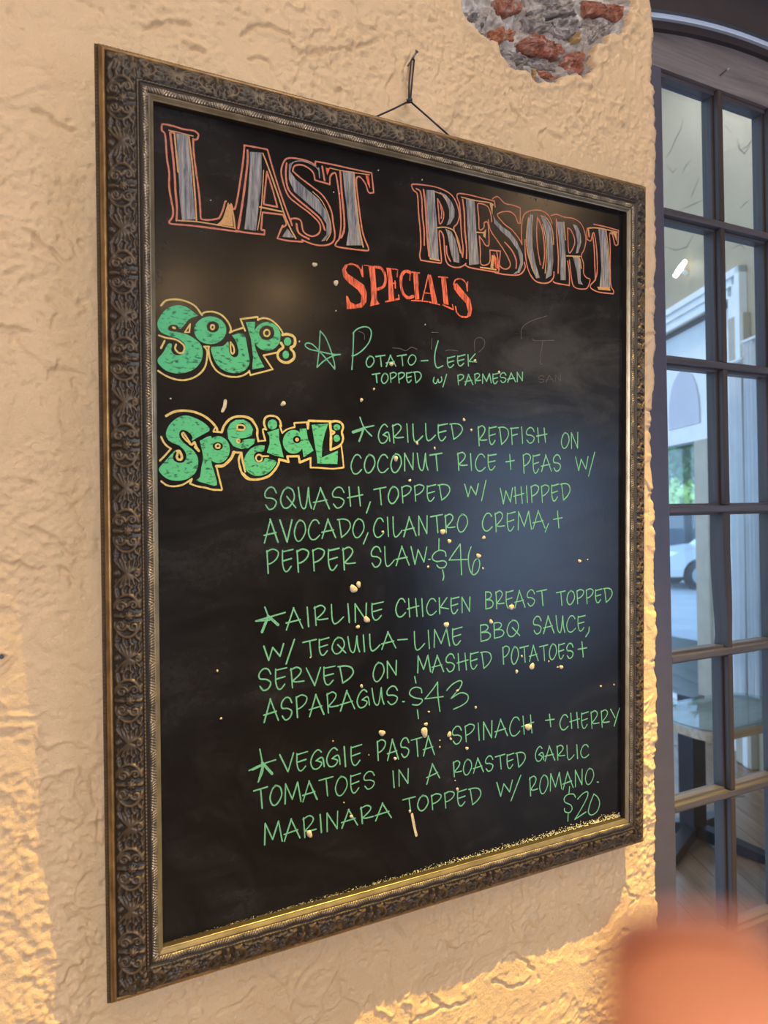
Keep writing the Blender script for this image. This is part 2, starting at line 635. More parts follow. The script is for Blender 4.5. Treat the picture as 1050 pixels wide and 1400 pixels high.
# long cracks and trowel ridges of the plaster
CRACKS_PX = [
    [(33, 315), (50, 328), (62, 340), (78, 348), (85, 358), (93, 360)], [(45, 150), (62, 160), (80, 170), (96, 178)],
    [(66, 405), (70, 418), (80, 428), (68, 448)], [(0, 447), (20, 450), (40, 455)], [(70, 505), (68, 520), (80, 495)],
    [(48, 722), (62, 730), (75, 740), (100, 757)], [(0, 763), (18, 772), (45, 776)], [(82, 780), (100, 792)],
    [(128, 1060), (126, 1090), (136, 1106), (132, 1140), (136, 1160)], [(112, 1270), (120, 1285), (136, 1296)],
    [(84, 1344), (104, 1322), (118, 1310)], [(92, 1240), (100, 1255), (112, 1250), (120, 1262)],
    [(330, 50), (345, 38), (362, 34), (380, 44), (400, 52)], [(400, 66), (425, 74), (455, 70), (490, 64), (512, 56)],
    [(340, 82), (352, 78), (366, 84), (372, 96)], [(560, 50), (562, 72), (556, 92), (550, 120)],
    [(540, 100), (530, 122), (534, 150)], [(690, 130), (700, 150), (720, 170)], [(792, 120), (798, 138), (790, 158), (800, 175)],
    [(846, 150), (848, 168), (852, 176)], [(740, 205), (735, 190), (745, 178)], [(700, 120), (706, 128)],
    [(884, 135), (898, 150)], [(890, 430), (900, 440), (905, 436)], [(880, 460), (895, 455)],
    [(790, 1236), (796, 1250), (806, 1262)], [(686, 1312), (700, 1304), (716, 1312), (728, 1326)],
    [(676, 1340), (700, 1348), (722, 1340)], [(612, 1292), (626, 1300), (634, 1292)], [(590, 1362), (602, 1376)],
    [(854, 1210), (860, 1222), (870, 1226), (862, 1236)], [(560, 1395), (600, 1380), (640, 1368)],
    [(460, 1330), (470, 1345), (466, 1360)], [(880, 660), (892, 672), (896, 690)], [(895, 800), (900, 820), (896, 826)],
    [(884, 560), (895, 568)], [(200, 40), (230, 30), (262, 36)], [(250, 60), (280, 72)], [(20, 1200), (30, 1222)],
    [(66, 1395), (70, 1360)], [(300, 1385), (330, 1372), (345, 1352)], [(540, 1262), (552, 1280)], [(760, 1190), (768, 1206)],
]


def build_wall():
    xs = np.concatenate([np.linspace(ROOM_X0, -0.74, 8), np.arange(-0.72, 0.500, 0.002)])
    zs = np.concatenate([np.linspace(0, 0.66, 5), np.arange(0.70, 2.60, 0.002), np.linspace(2.64, ROOM_H, 6)])
    nflat = len(xs)
    arc_n, rev_n = 9, 9
    X = np.tile(xs, (len(zs), 1))
    Z = np.tile(zs[:, None], (1, nflat))
    # ragged end of the wall beside the doorway
    ze = np.array([0.0, 0.99, 1.41, 1.74, 2.0, 2.49, 2.75, ROOM_H])
    xe = np.interp(zs, ze, [0.490, 0.4905, 0.5015, 0.5015, 0.5185, 0.522, 0.525, 0.53])
    xe = xe + 0.006 * fbm(zs, zs * 0 + 3.3, 9, 3) + 0.0035 * fbm(zs, zs * 0 + 9.1, 55, 3)
    X = X + (xe[:, None] - 0.512) * smooth01(X, 0.40, 0.498)

    big = 0.0040 * fbm(X, Z, 2.4, 3)
    warpx = X + 0.03 * fbm(X + 9, Z, 7, 2)
    warpz = Z + 0.03 * fbm(X, Z + 4, 7, 2)
    n1 = fbm(warpx, warpz, 9, 4)
    plate = 0.0022 * smooth01(n1, -0.10, 0.14) + 0.0016 * smooth01(fbm(warpx + 3, warpz + 8, 16, 3), 0.12, 0.24)
    ridge = 1 - np.abs(fbm(warpx + 21, warpz + 2, 11, 3))
    ridge = 0.0026 * smooth01(ridge, 0.90, 1.0) * smooth01(fbm(X + 40, Z, 4, 2), 0.0, 0.35)
    mask = smooth01(fbm(X + 70, Z + 11, 5, 3), -0.25, 0.30)
    knob = 0.0011 * np.clip(fbm(X + 5, Z + 5, 70, 3), -0.6, 1.2) * (0.25 + mask)
    knob = knob + 0.0006 * fbm(X + 15, Z + 25, 170, 2) * (0.3 + mask)
    # coarser knobs low on the wall and beside the frame
    pit = -0.0022 * smooth01(fbm(X + 33, Z + 71, 42, 2), 0.62, 0.85)
    grit = 0.00055 * fbm(X + 2, Z + 9, 110, 3) * (0.35 + 1.1 * mask)
    H = big + 0.75 * plate + 1.1 * (ridge + pit) + 1.15 * knob + 1.7 * grit
    # cracks: a groove with one raised lip
    for c in CRACKS_PX:
        pts = [wxz(*p) for p in c]
        x0, x1 = min(p[0] for p in pts) - .03, max(p[0] for p in pts) + .03
        z0, z1 = min(p[1] for p in pts) - .03, max(p[1] for p in pts) + .03
        cm = np.where((xs > x0) & (xs < x1))[0]
        rm = np.where((zs > z0) & (zs < z1))[0]
        if len(cm) < 2 or len(rm) < 2:
            continue
        s = np.s_[rm[0]:rm[-1] + 1, cm[0]:cm[-1] + 1]
        jx = X[s] + 0.004 * fbm(X[s], Z[s], 60, 2)
        jz = Z[s] + 0.004 * fbm(X[s] + 8, Z[s], 60, 2)
        d = seg_dist(jx, jz, pts)
        dl = seg_dist(jx, jz - 0.006, pts)
        H[s] += -0.0042 * np.exp(-(d / 0.0020) ** 2) + 0.0012 * np.exp(-(dl / 0.005) ** 2)
    Y = -H
    # broken-out patch
    hx = X + 0.006 * fbm(X, Z, 40, 3)
    hz = Z + 0.006 * fbm(X + 6, Z, 40, 3)
    ins = in_poly(hx, hz, HOLE)
    dist = seg_dist(hx, hz, HOLE + HOLE[:1])
    sd = np.where(ins, dist, -dist)
    t = smooth01(sd, -0.001, 0.010)
    rub = 0.024 + 0.010 * fbm(X, Z, 26, 5, 0.6) + 0.006 * np.abs(fbm(X, Z, 80, 4, 0.6))
    Y = Y * (1 - t) + (rub - 0.006 * (1 - smooth01(sd, 0.0, 0.05))) * t
    Y = Y - 0.0035 * np.exp(-((sd + 0.006) / 0.007) ** 2)
    # rounded corner and the reveal behind it
    rad = 0.016
    cols = [np.stack([X, Y, Z], -1)]
    last = cols[0][:, -1, :]
    for k in range(1, arc_n + 1):
        a = math.pi / 2 * k / arc_n
        rn = 0.0035 * fbm(zs * 1.0, zs * 0 + a, 40, 3)
        p = np.stack([last[:, 0] + (rad + rn) * math.sin(a), last[:, 1] + (rad + rn) * (1 - math.cos(a)), zs], -1)
        cols.append(p[:, None, :])
    lastc = cols[-1][:, 0, :]
    for k in range(1, rev_n + 1):
        y = lastc[:, 1] + (WALL_T - rad) * k / rev_n
        p = np.stack([lastc[:, 0] + 0.002 * fbm(zs, y, 30, 3), y, zs], -1)
        cols.append(p[:, None, :])
    V = np.concatenate(cols, 1)
    hole_face = np.zeros((V.shape[0] - 1, V.shape[1] - 1), int)
    tt = np.zeros(V.shape[:2])
    tt[:, :nflat] = sd
    hole_face[(tt[:-1, :-1] > 0.003) & (tt[1:, 1:] > 0.003)] = 1
    w = grid_mesh('wall_back', V, ['stucco', 'rubble'], matidx=hole_face)
    return struct(w)


wall = build_wall()

# bricks and stones laid bare in the broken patch (children of the wall)
CH = [  # outline in photo pixels, material, how far the face stands out
    ([(677, 32), (692, 29), (706, 31), (713, 38), (712, 47), (698, 47), (686, 53), (679, 46)], 'brick_a', 0.012),
    ([(714, 53), (722, 46), (735, 38), (749, 40), (759, 50), (768, 51), (776, 56), (781, 65), (774, 72), (758, 72), (740, 68), (724, 62)], 'brick_b', 0.015),
    ([(782, 66), (797, 61), (812, 66), (814, 78), (806, 93), (794, 100), (784, 92), (776, 80)], 'brick_b', 0.012),
    ([(742, 87), (756, 88), (772, 96), (776, 101), (760, 101), (746, 96)], 'brick_a', 0.009),
    ([(724, 14), (748, 20), (776, 16), (806, 20), (812, 30), (800, 40), (778, 44), (756, 36), (736, 32)], 'stone', 0.010),
    ([(808, 18), (836, 14), (856, 20), (850, 38), (832, 46), (812, 54), (806, 42)], 'stone', 0.008),
    ([(806, -8), (834, -4), (862, 2), (866, 16), (852, 22), (832, 14), (812, 12)], 'brick_b', 0.014),
    ([(699, 76), (712, 78), (716, 92), (708, 96), (699, 88)], 'stone', 0.010),
    ([(720, 78), (736, 84), (737, 106), (724, 104), (714, 92)], 'stone', 0.011),
    ([(741, 98), (758, 102), (770, 104), (764, 114), (746, 114)], 'stone', 0.009),
    ([(641, 8), (664, 2), (676, 10), (672, 26), (652, 32), (644, 22)], 'stone', 0.010),
    ([(684, -12), (716, -16), (726, 4), (706, 12), (690, 8)], 'brick_b', 0.012),
    ([(690, 56), (716, 62), (744, 70), (776, 76), (774, 88), (744, 84), (712, 74), (694, 66)], 'stone', 0.006),
    ([(792, 40), (800, 37), (804, 46), (798, 53), (792, 50)], 'tan_lump', 0.012),
    ([(734, 84), (741, 86), (742, 103), (736, 104)], 'tan_lump', 0.010),
    ([(660, 34), (676, 36), (678, 52), (668, 54), (658, 46)], 'stone', 0.008),
    ([(728, -14), (770, -16), (800, -6), (800, 10), (760, 14), (730, 8)], 'stone', 0.010),
]


def rock(poly, mat, out, i):
    pts = [wxz(*p) for p in poly]
    cx = sum(p[0] for p in pts) / len(pts)
    cz = sum(p[1] for p in pts) / len(pts)
    size = max(math.hypot(p[0] - cx, p[1] - cz) for p in pts)
    # resample the outline, then rings towards the centre: a broken, craggy face
    n = len(pts) * 4
    loop = []
    for k in range(n):
        a = k / 4
        j = int(a)
        t = a - j
        p, q = pts[j], pts[(j + 1) % len(pts)]
        jit = 0.0012
        loop.append((p[0] + (q[0] - p[0]) * t + random.uniform(-jit, jit), p[1] + (q[1] - p[1]) * t + random.uniform(-jit, jit)))
    rings = []
    y_face = 0.026 - out
    for s, y in ((1.0, 0.052), (1.0, 0.030), (0.97, y_face + 0.006), (0.88, y_face + 0.001), (0.74, y_face), (0.58, y_face - 0.001), (0.42, y_face), (0.26, y_face), (0.10, y_face)):
        ring = []
        for (x, z) in loop:
            X, Z = cx + (x - cx) * s, cz + (z - cz) * s
            nn = float(fbm(np.array(X + i), np.array(Z), 75, 4, 0.65))
            ring.append((X, y + (0.0060 * nn if s < 0.99 else 0), Z))
        rings.append(ring)
    v = [p for r in rings for p in r]
    f = []
    for a in range(len(rings) - 1):
        for k in range(n):
            f.append((a * n + k, a * n + (k + 1) % n, (a + 1) * n + (k + 1) % n, (a + 1) * n + k))
    f.append(tuple((len(rings) - 1) * n + k for k in range(n)))
    name = 'brick' if mat.startswith('brick') else 'stone'
    o = from_lists(name, v, f, mat, wall)
    bm = bmesh.new()
    bm.from_mesh(o.data)
    bmesh.ops.recalc_face_normals(bm, faces=bm.faces[:])
    bm.to_mesh(o.data)
    bm.free()
    return o


for i, (poly, mat, out) in enumerate(CH):
    rock(poly, mat, out, i)

# ------------------------------------------------------------------ the rest of the dining room round the camera
bm = bmesh.new()
bm_box(bm, 0.40, 2.75, 0.02, WALL_T, 2.82, ROOM_H)
bm_box(bm, 1.52, 2.75, 0.02, WALL_T, 0, 2.82)
bm_box(bm, 2.75, ROOM_X1, 0.02, 0.12, 0, ROOM_H)
struct(from_bm('wall_doorway', bm, 'stucco'))
struct(box('floor', ROOM_X0, ROOM_X1, ROOM_Y0, 0.0, -0.05, 0.0, 'room_floor'))
struct(box('ceiling', ROOM_X0, ROOM_X1, ROOM_Y0, 0.0, ROOM_H, ROOM_H + 0.05, 'ceil'))
struct(box('wall_left', ROOM_X0 - 0.1, ROOM_X0, ROOM_Y0, 0.0, 0, ROOM_H, 'room_wall'))
bm = bmesh.new()                                       # wall_right has a tall window close to the board's wall
bm_box(bm, ROOM_X1, ROOM_X1 + 0.1, ROOM_Y0, -1.7, 0, ROOM_H)
bm_box(bm, ROOM_X1, ROOM_X1 + 0.1, -0.10, 0.02, 0, ROOM_H)
bm_box(bm, ROOM_X1, ROOM_X1 + 0.1, -1.7, -0.10, 0, 0.4)
bm_box(bm, ROOM_X1, ROOM_X1 + 0.1, -1.7, -0.10, 3.0, ROOM_H)
struct(from_bm('wall_right', bm, 'room_wall'))
bm = bmesh.new()
WZ0, WZ1 = 0.6, 2.9
for x0, x1 in ((ROOM_X0, -2.3), (-0.9, 3.15), (5.05, ROOM_X1)):
    bm_box(bm, x0, x1, ROOM_Y0 - 0.1, ROOM_Y0, 0, ROOM_H)
for x0, x1, WZ0, WZ1 in ((-2.3, -0.9, 0.6, 2.9), (3.15, 5.05, 0.0, 2.1)):
    bm_box(bm, x0, x1, ROOM_Y0 - 0.1, ROOM_Y0, 0, WZ0)
    bm_box(bm, x0, x1, ROOM_Y0 - 0.1, ROOM_Y0, WZ1, ROOM_H)
struct(from_bm('wall_front', bm, 'room_wall'))

# ================================================================== FRAMED CHALKBOARD
sign = empty('framed_chalkboard', (0, -GAP, ZBOT), (LEAN, 0, 0))
tag(sign, 'black chalkboard menu in an ornate bronze picture frame, leaning out from the stucco wall', 'chalkboard')

# --- ornament tile of the broad band: scrolls, rosette, acanthus leaves (millimetres)
TP, TW = 97.0, 35.0


def tile_height():
    res = 0.5
    gx = np.arange(0, TP, res)
    gy = np.arange(0, TW + res, res)
    X, Y = np.meshgrid(gx, gy, indexing='ij')
    Hh = np.zeros(X.shape)

    def stroke(pts, w0, w1, h):
        nonlocal Hh
        n = len(pts)
        for i in range(n - 1):
            (x0, y0), (x1, y1) = pts[i], pts[i + 1]
            wa = w0 + (w1 - w0) * i / (n - 1)
            for sh in (-TP, 0, TP):
                dx, dy = x1 - x0, y1 - y0
                t = np.clip(((X - x0 - sh) * dx + (Y - y0) * dy) / (dx * dx + dy * dy + 1e-9), 0, 1)
                d = np.hypot(X - x0 - sh - t * dx, Y - y0 - t * dy)
                Hh = np.maximum(Hh, h * np.sqrt(np.clip(1 - (d / (wa * 1.2)) ** 2, 0, 1)))

    def spiral(cx, cy, r0, r1, a0, turns, w0, w1, h, flip=1):
        pts = []
        for k in range(26):
            t = k / 25
            a = a0 + flip * turns * 2 * math.pi * t
            r = r0 + (r1 - r0) * t
            pts.append((cx + r * math.cos(a), cy + r * math.sin(a)))
        stroke(pts, w0, w1, h)

    c = TP / 2
    for s in (-1, 1):
        fl = s
        # big C-scroll wrapping the rosette
        pts = []
        for k in range(22):
            a = math.radians(-78 + 150 * k / 21)
            pts.append((c + s * (4 + 20 * math.cos(a)), 17 + 15.5 * math.sin(a)))
        stroke(pts, 1.3, 2.3, 2.2)
        spiral(c + s * 10.5, 10, 6.5, 1.2, math.pi / 2 if s > 0 else math.pi / 2, 1.35, 1.7, 1.1, 2.4, -s)
        spiral(c + s * 12, 24, 5.5, 1.0, -math.pi / 2, 1.2, 1.5, 1.0, 2.2, s)
        # leaf lobes on the back of the scroll
        for k in range(6):
            a = math.radians(-70 + 27 * k)
            bx, by = c + s * (4 + 21 * math.cos(a)), 17 + 16 * math.sin(a)
            ex, ey = bx + s * (6.5 * math.cos(a) + 2), by + 4.5 * math.sin(a) + 2.0
            mx, my = (bx + ex) / 2 + s * 1.2, (by + ey) / 2 - 1.2
            stroke([(bx, by), (mx, my), (ex, ey)], 1.7, 0.7, 1.9)
        # pair of leaves where two motifs meet
        for k, (ex, ey) in enumerate(((15, 3), (16, 8.5), (15, 14), (14, 20), (13, 26), (10, 31.5))):
            stroke([(c + s * TP / 2, 17), (c + s * (TP / 2 - ex * 0.5), 17 + (ey - 17) * 0.65 + 1.0), (c + s * (TP / 2 - ex), ey)], 1.8, 0.8, 2.0)
    for k in range(8):
        a = k * math.pi / 4
        stroke([(c + 1.5 * math.cos(a), 19 + 1.5 * math.sin(a)), (c + 4.6 * math.cos(a), 19 + 4.6 * math.sin(a))], 1.1, 1.4, 2.3)
    stroke([(c, 19), (c, 19.1)], 2.0, 2.0, 3.0)
    stroke([(c, 3), (c, 8), (c - 1, 12)], 2.2, 1.0, 2.0)
    stroke([(c, 32), (c, 27)], 2.0, 1.0, 2.0)
    spiral(0, 29, 4.2, 1.0, 0, 1.3, 1.5, 1.0, 2.4, 1)
    stroke([(0, 4), (0, 4.1)], 3.0, 3.0, 2.0)
    for s in (-1, 1):                       # small filler leaves between scroll and border
        for k in range(5):
            a = math.radians(-60 + 30 * k)
            bx, by = c + s * (5 + 8.5 * math.cos(a)), 17 + 10 * math.sin(a)
            stroke([(bx, by), (bx + s * 2.2, by + 1.6), (bx + s * 3.4 * math.cos(a + .5), by + 4.2 * math.sin(a + .5))], 1.1, 0.5, 1.5)
        for ex, ey in ((26, 2.5), (29, 31.5), (22, 33), (33, 3.5)):
            stroke([(c + s * ex, ey), (c + s * (ex + 3.5), ey + (1.5 if ey < 17 else -1.5)), (c + s * (ex + 7), ey + (0.3 if ey < 17 else -0.3))], 1.5, 0.6, 1.6)
        stroke([(c + s * 32, 10), (c + s * 36, 17), (c + s * 32, 24)], 0.9, 1.3, 1.5)
    return Hh


TILE = tile_height()


def tile_at(s_mm, w_mm):
    nx, ny = TILE.shape
    fx = (s_mm / TP % 1.0) * nx
    fy = np.clip(w_mm / TW, 0, 1) * (ny - 1)
    x0 = np.floor(fx).astype(int) % nx
    y0 = np.clip(np.floor(fy).astype(int), 0, ny - 2)
    tx, ty = fx - np.floor(fx), fy - y0
    x1 = (x0 + 1) % nx
    return (TILE[x0, y0] * (1 - tx) * (1 - ty) + TILE[x1, y0] * tx * (1 - ty)
            + TILE[x0, y0 + 1] * (1 - tx) * ty + TILE[x1, y0 + 1] * tx * ty)


def sweep(name, L, side, prof, mat, parent, disp=None, step=0.0011):
    """sweep a profile [(u, h)] along one rail with mitred ends; disp(s, k, u) -> (offset along normal, relief)"""
    pr = np.array(prof)
    n = max(2, int(L / step))
    tang = np.gradient(pr, axis=0)
    tang /= np.linalg.norm(tang, axis=1)[:, None] + 1e-12
    nor = np.stack([-tang[:, 1], tang[:, 0]], -1)         # (u, h): points off the wall / outwards
    k = np.arange(n + 1) / n
    U = np.tile(pr[:, 0], (n + 1, 1))
    S = U + (L - 2 * U) * k[:, None]
    Hh = np.tile(pr[:, 1], (n + 1, 1))
    rel = np.zeros(S.shape)
    if disp is not None:
        off, rel = disp(S - L / 2, U)
        off = off * smooth01(np.minimum(S - U, L - U - S), -1e-6, 0.004)
        U = U + off * nor[:, 0]
        Hh = Hh + off * nor[:, 1]
    a = S - L / 2
    if side == 'left':
        V = np.stack([-FR_W / 2 + U, -Hh, FR_H / 2 + a], -1)
    elif side == 'right':
        V = np.stack([FR_W / 2 - U, -Hh, FR_H / 2 - a], -1)
    elif side == 'top':
        V = np.stack([a, -Hh, FR_H - U], -1)
    else:
        V = np.stack([-a, -Hh, U], -1)
    return grid_mesh(name, V[:, ::-1], mat, parent, {'relief': rel[:, ::-1]})


def lin(p, q, n):
    return [(p[0] + (q[0] - p[0]) * t, p[1] + (q[1] - p[1]) * t) for t in np.linspace(0, 1, n)]


BEAD = 0.0042


def d_bead(u0, u1, amp, period=BEAD):
    def f(S, U):
        b = np.abs(np.sin(math.pi * S / period)) ** 0.6
        w = np.clip(1 - ((U - (u0 + u1) / 2) / ((u1 - u0) / 2)) ** 2, 0, 1) ** 0.5
        return amp * b * w, b * w
    return f


def d_band(S, U):
    w = (U - 0.0105) / (0.0405 - 0.0105)
    h = tile_at(S * 1000 + TP / 2, w * TW)
    edge = smooth01(w, 0.0, 0.06) * smooth01(1 - w, 0.0, 0.06)
    return h * 0.00140 * edge, np.clip(h / 2.4, 0, 1) * edge


def d_leaf(S, U):
    w = (U - 0.0470) / (0.0535 - 0.0470)
    P = 0.034
    c = (S / P) % 1.0 - 0.5
    sl = np.sign(c)
    ph = (np.abs(c) * P * 1000 + w * 4.5 * (1 - 1.2 * np.abs(c)) + 0.15 * w * w) / 2.9
    st = np.abs(np.sin(math.pi * ph)) ** 0.8
    env = smooth01(w, 0.0, 0.12) * smooth01(1 - w, 0.0, 0.10) * (0.80 + 0.20 * np.cos(2 * math.pi * c))
    return 0.0017 * st * env, st * env


def d_strip(S, U):
    return np.zeros(S.shape), 0.5 + 0.5 * fbm(S * 1.0, U * 4, 30, 3) + 0.25


def d_lip(S, U):
    r = 0.5 + 0.5 * fbm(S, U * 3, 20, 3)
    return np.zeros(S.shape), np.clip(r + 0.3, 0, 1)


for side, L in (('left', FR_H), ('right', FR_H), ('top', FR_W), ('bottom', FR_W)):
    band = lin((0.0105, 0.0150), (0.0405, 0.0300), 34)
    band = [(u, h + 0.0026 * math.sin(math.pi * (u - 0.0105) / 0.03)) for u, h in band]
    rail = sweep('frame_rail', L, side, lin((0.0098, 0.0140), (0.0105, 0.0150), 2) + band[1:] + [(0.0409, 0.0292)], 'frame', sign, d_band)
    sweep('outer_bead', L, side, lin((0.0, 0.0), (0.0, 0.0040), 3)[:-1] + lin((0.0, 0.0045), (0.0032, 0.0098), 8), 'frame', rail,
          lambda S, U: tuple(q * (U > 0) for q in d_bead(0.0, 0.0032, 0.0011)(S, U)))
    sweep('gold_strip', L, side, [(0.0032, 0.0096), (0.0036, 0.0112), (0.0055, 0.0140), (0.0078, 0.0152), (0.0094, 0.0150), (0.0099, 0.0138)], 'strip', rail, d_strip, 0.004)
    sweep('inner_bead', L, side, lin((0.0408, 0.0295), (0.0434, 0.0302), 7) + [(0.0440, 0.0292), (0.0470, 0.0294)], 'frame', rail,
          lambda S, U: tuple(q * (U < 0.0436) for q in d_bead(0.0408, 0.0434, 0.0012)(S, U)))
    sweep('leaf_moulding', L, side, [(u, 0.0292 + 0.0016 * math.sin(math.pi * (u - 0.0470) / 0.0065)) for u in np.linspace(0.0470, 0.0535, 11)], 'leaf', rail, d_leaf, 0.0008)
    sweep('inner_lip', L, side, [(0.0534, 0.0290), (0.0540, 0.0296), (0.0552, 0.0292), (0.0574, 0.0272), (0.0588, 0.0262), (0.0594, 0.0262), (0.0597, 0.0255)], 'lip', rail, d_lip, 0.01)
    sweep('rabbet', L, side, [(0.0597, 0.0256), (0.0600, 0.0245), (0.0600, 0.0160)], 'rabbet', rail, None, 0.2)

panel = box('chalkboard_panel', -FR_W / 2 + 0.056, FR_W / 2 - 0.056, -BOARD_H, -0.004, 0.056, FR_H - 0.056, 'board', sign)

# ------------------------------------------------------------------ chalk writing (flat strokes lying on the board)
LIFT = [0.0]


def put(pts, crop):
    ox, oy, s = crop
    return [on_board(ox + x / s, oy + y / s) for x, y in pts]


def catmull(p, sub=5):
    if len(p) < 3:
        return p
    q = [p[0]] + list(p) + [p[-1]]
    out = []
    for i in range(1, len(q) - 2):
        p0, p1, p2, p3 = [np.array(v) for v in q[i - 1:i + 3]]
        for k in range(sub):
            t = k / sub
            out.append(tuple(0.5 * ((2 * p1) + (-p0 + p2) * t + (2 * p0 - 5 * p1 + 4 * p2 - p3) * t * t + (-p0 + 3 * p1 - 3 * p2 + p3) * t ** 3)))
    out.append(tuple(p[-1]))
    return out


class Ink:
    """collects strokes and fills of one word or letter into one flat mesh on the board"""

    def __init__(self, lift=0.0003):
        self.v, self.f, self.mi, self.mats = [], [], [], []
        self.y = -(BOARD_H + lift)

    def mid(self, mat):
        if mat not in self.mats:
            self.mats.append(mat)
        return self.mats.index(mat)

    def stroke(self, pts, w, mat, taper=True):
        mi = self.mid(mat)
        pts = [np.array(p, float) for p in pts]
        pts = [pts[0]] + [b for a, b in zip(pts, pts[1:]) if np.linalg.norm(b - a) > 1e-5]
        if len(pts) < 2:
            return
        # split at sharp corners
        runs, cur = [], [pts[0]]
        for i in range(1, len(pts)):
            cur.append(pts[i])
            if i < len(pts) - 1:
                a, b = pts[i] - pts[i - 1], pts[i + 1] - pts[i]
                if a @ b < 0.45 * np.linalg.norm(a) * np.linalg.norm(b):
                    runs.append(cur)
                    cur = [pts[i]]
        runs.append(cur)
        for run in runs:
            n = len(run)
            d0 = (run[1] - run[0]) / np.linalg.norm(run[1] - run[0])
            d1 = (run[-1] - run[-2]) / np.linalg.norm(run[-1] - run[-2])
            run = [run[0] - d0 * w * 0.45] + run[0:] + [run[-1] + d1 * w * 0.45]
            n = len(run)
            base = len(self.v)
            for i in range(n):
                t = run[min(i + 1, n - 1)] - run[max(i - 1, 0)]
                t = t / (np.linalg.norm(t) + 1e-9)
                nn = np.array([-t[1], t[0]])
                ww = w * 0.5 * random.uniform(0.88, 1.12)
                if i in (0, n - 1):
                    ww *= 0.55
                for sg in (1, -1):
                    p = run[i] + nn * ww * sg
                    self.v.append((p[0], self.y, p[1]))
            for i in range(n - 1):
                a = base + 2 * i
                self.f.append((a, a + 1, a + 3, a + 2))
                self.mi.append(mi)
            self.y -= 0.000004

    def fill(self, loops, mat):
        mi = self.mid(mat)
        tris = tessellate_polygon([[Vector((x, z, 0)) for x, z in lp] for lp in loops])
        base = len(self.v)
        for lp in loops:
            for x, z in lp:
                self.v.append((x, self.y, z))
        for t in tris:
            self.f.append(tuple(base + i for i in t))
            self.mi.append(mi)
        self.y -= 0.000004

    def build(self, name):
        me = bpy.data.meshes.new(name)
        me.from_pydata(self.v, [], self.f)
        me.polygons.foreach_set('material_index', self.mi)
        me.update()
        bmx = bmesh.new()
        bmx.from_mesh(me)
        for fc in bmx.faces:
            fc.normal_update()
            if fc.normal.y > 0:
                fc.normal_flip()
        bmx.to_mesh(me)
        bmx.free()
        return mesh_obj(name, me, self.mats, panel)


def ell(cx, cy, rx, ry, n=28):
    return [(cx + rx * math.cos(2 * math.pi * k / n), cy + ry * math.sin(2 * math.pi * k / n)) for k in range(n)]


def letter(name, crop, lines=(), fills=(), w=0.0021, smooth=True, fillmat='grey'):
    ink = Ink()
    for lp in fills:
        mt = fillmat
        if isinstance(lp, tuple) and isinstance(lp[0], str):
            mt, lp = lp
        loops = lp if isinstance(lp[0][0], (list, tuple)) and isinstance(lp[0][0][0], (int, float)) is True and isinstance(lp[0], list) and not isinstance(lp[0][0], float) and isinstance(lp[0][0], tuple) else [lp]
        ink.fill([put(q, crop) for q in loops], mt)
    for item in lines:
        mt, pts = item[0], item[1]
        ww = item[2] if len(item) > 2 else w
        ink.stroke(put(catmull(pts, 4) if smooth else pts, crop), ww, mt)
    return ink.build(name)


C1, C2, C3, C4 = (200, 150, 6.5625), (310, 170, 4.773), (550, 230, 6.5625), (690, 260, 6.176)
C5, C6, C7, C8 = (455, 350, 5.25), (205, 400, 5.0), (205, 550, 7.5), (300, 550, 5.8333)
SA, TN = 'salmon', 'tan'

letter('chalk_letter', C1, [
    (SA, [(140, 190), (138, 150), (155, 130), (250, 150), (330, 175), (420, 188), (455, 208), (468, 230), (455, 265), (425, 270)]),
    (SA, [(420, 262), (425, 380), (440, 510), (465, 690), (480, 830), (487, 965)]),
    (SA, [(487, 970), (500, 984), (560, 990), (640, 978), (660, 960), (690, 890), (705, 830), (715, 822)]),
    (SA, [(140, 190), (165, 215), (175, 290), (185, 440), (205, 560), (205, 690), (225, 820), (240, 900), (235, 960), (205, 1005)]),
    (SA, [(205, 1005), (225, 1025), (400, 1040), (600, 1065), (820, 1095)]),
    (SA, [(240, 205), (215, 205), (220, 260), (240, 430), (255, 600), (262, 740), (275, 880), (270, 995)], 0.0024),
    (TN, [(200, 185), (290, 205), (420, 238)], 0.0012), (TN, [(252, 210), (265, 350), (285, 560)], 0.0020),
    (TN, [(380, 240), (405, 420), (425, 620), (440, 830), (450, 1000)], 0.0020),
    (TN, [(285, 995), (450, 1005), (640, 1035), (780, 1060)], 0.0016), (TN, [(735, 840), (690, 980), (635, 1035)], 0.0015),
    (TN, [(760, 845), (785, 980), (795, 1065)], 0.0020)],
    [[(268, 212), (370, 225), (395, 430), (415, 700), (440, 985), (320, 990), (300, 800), (285, 500)],
     ('tan', [(738, 850), (758, 850), (780, 1050), (650, 1030), (700, 970)])])
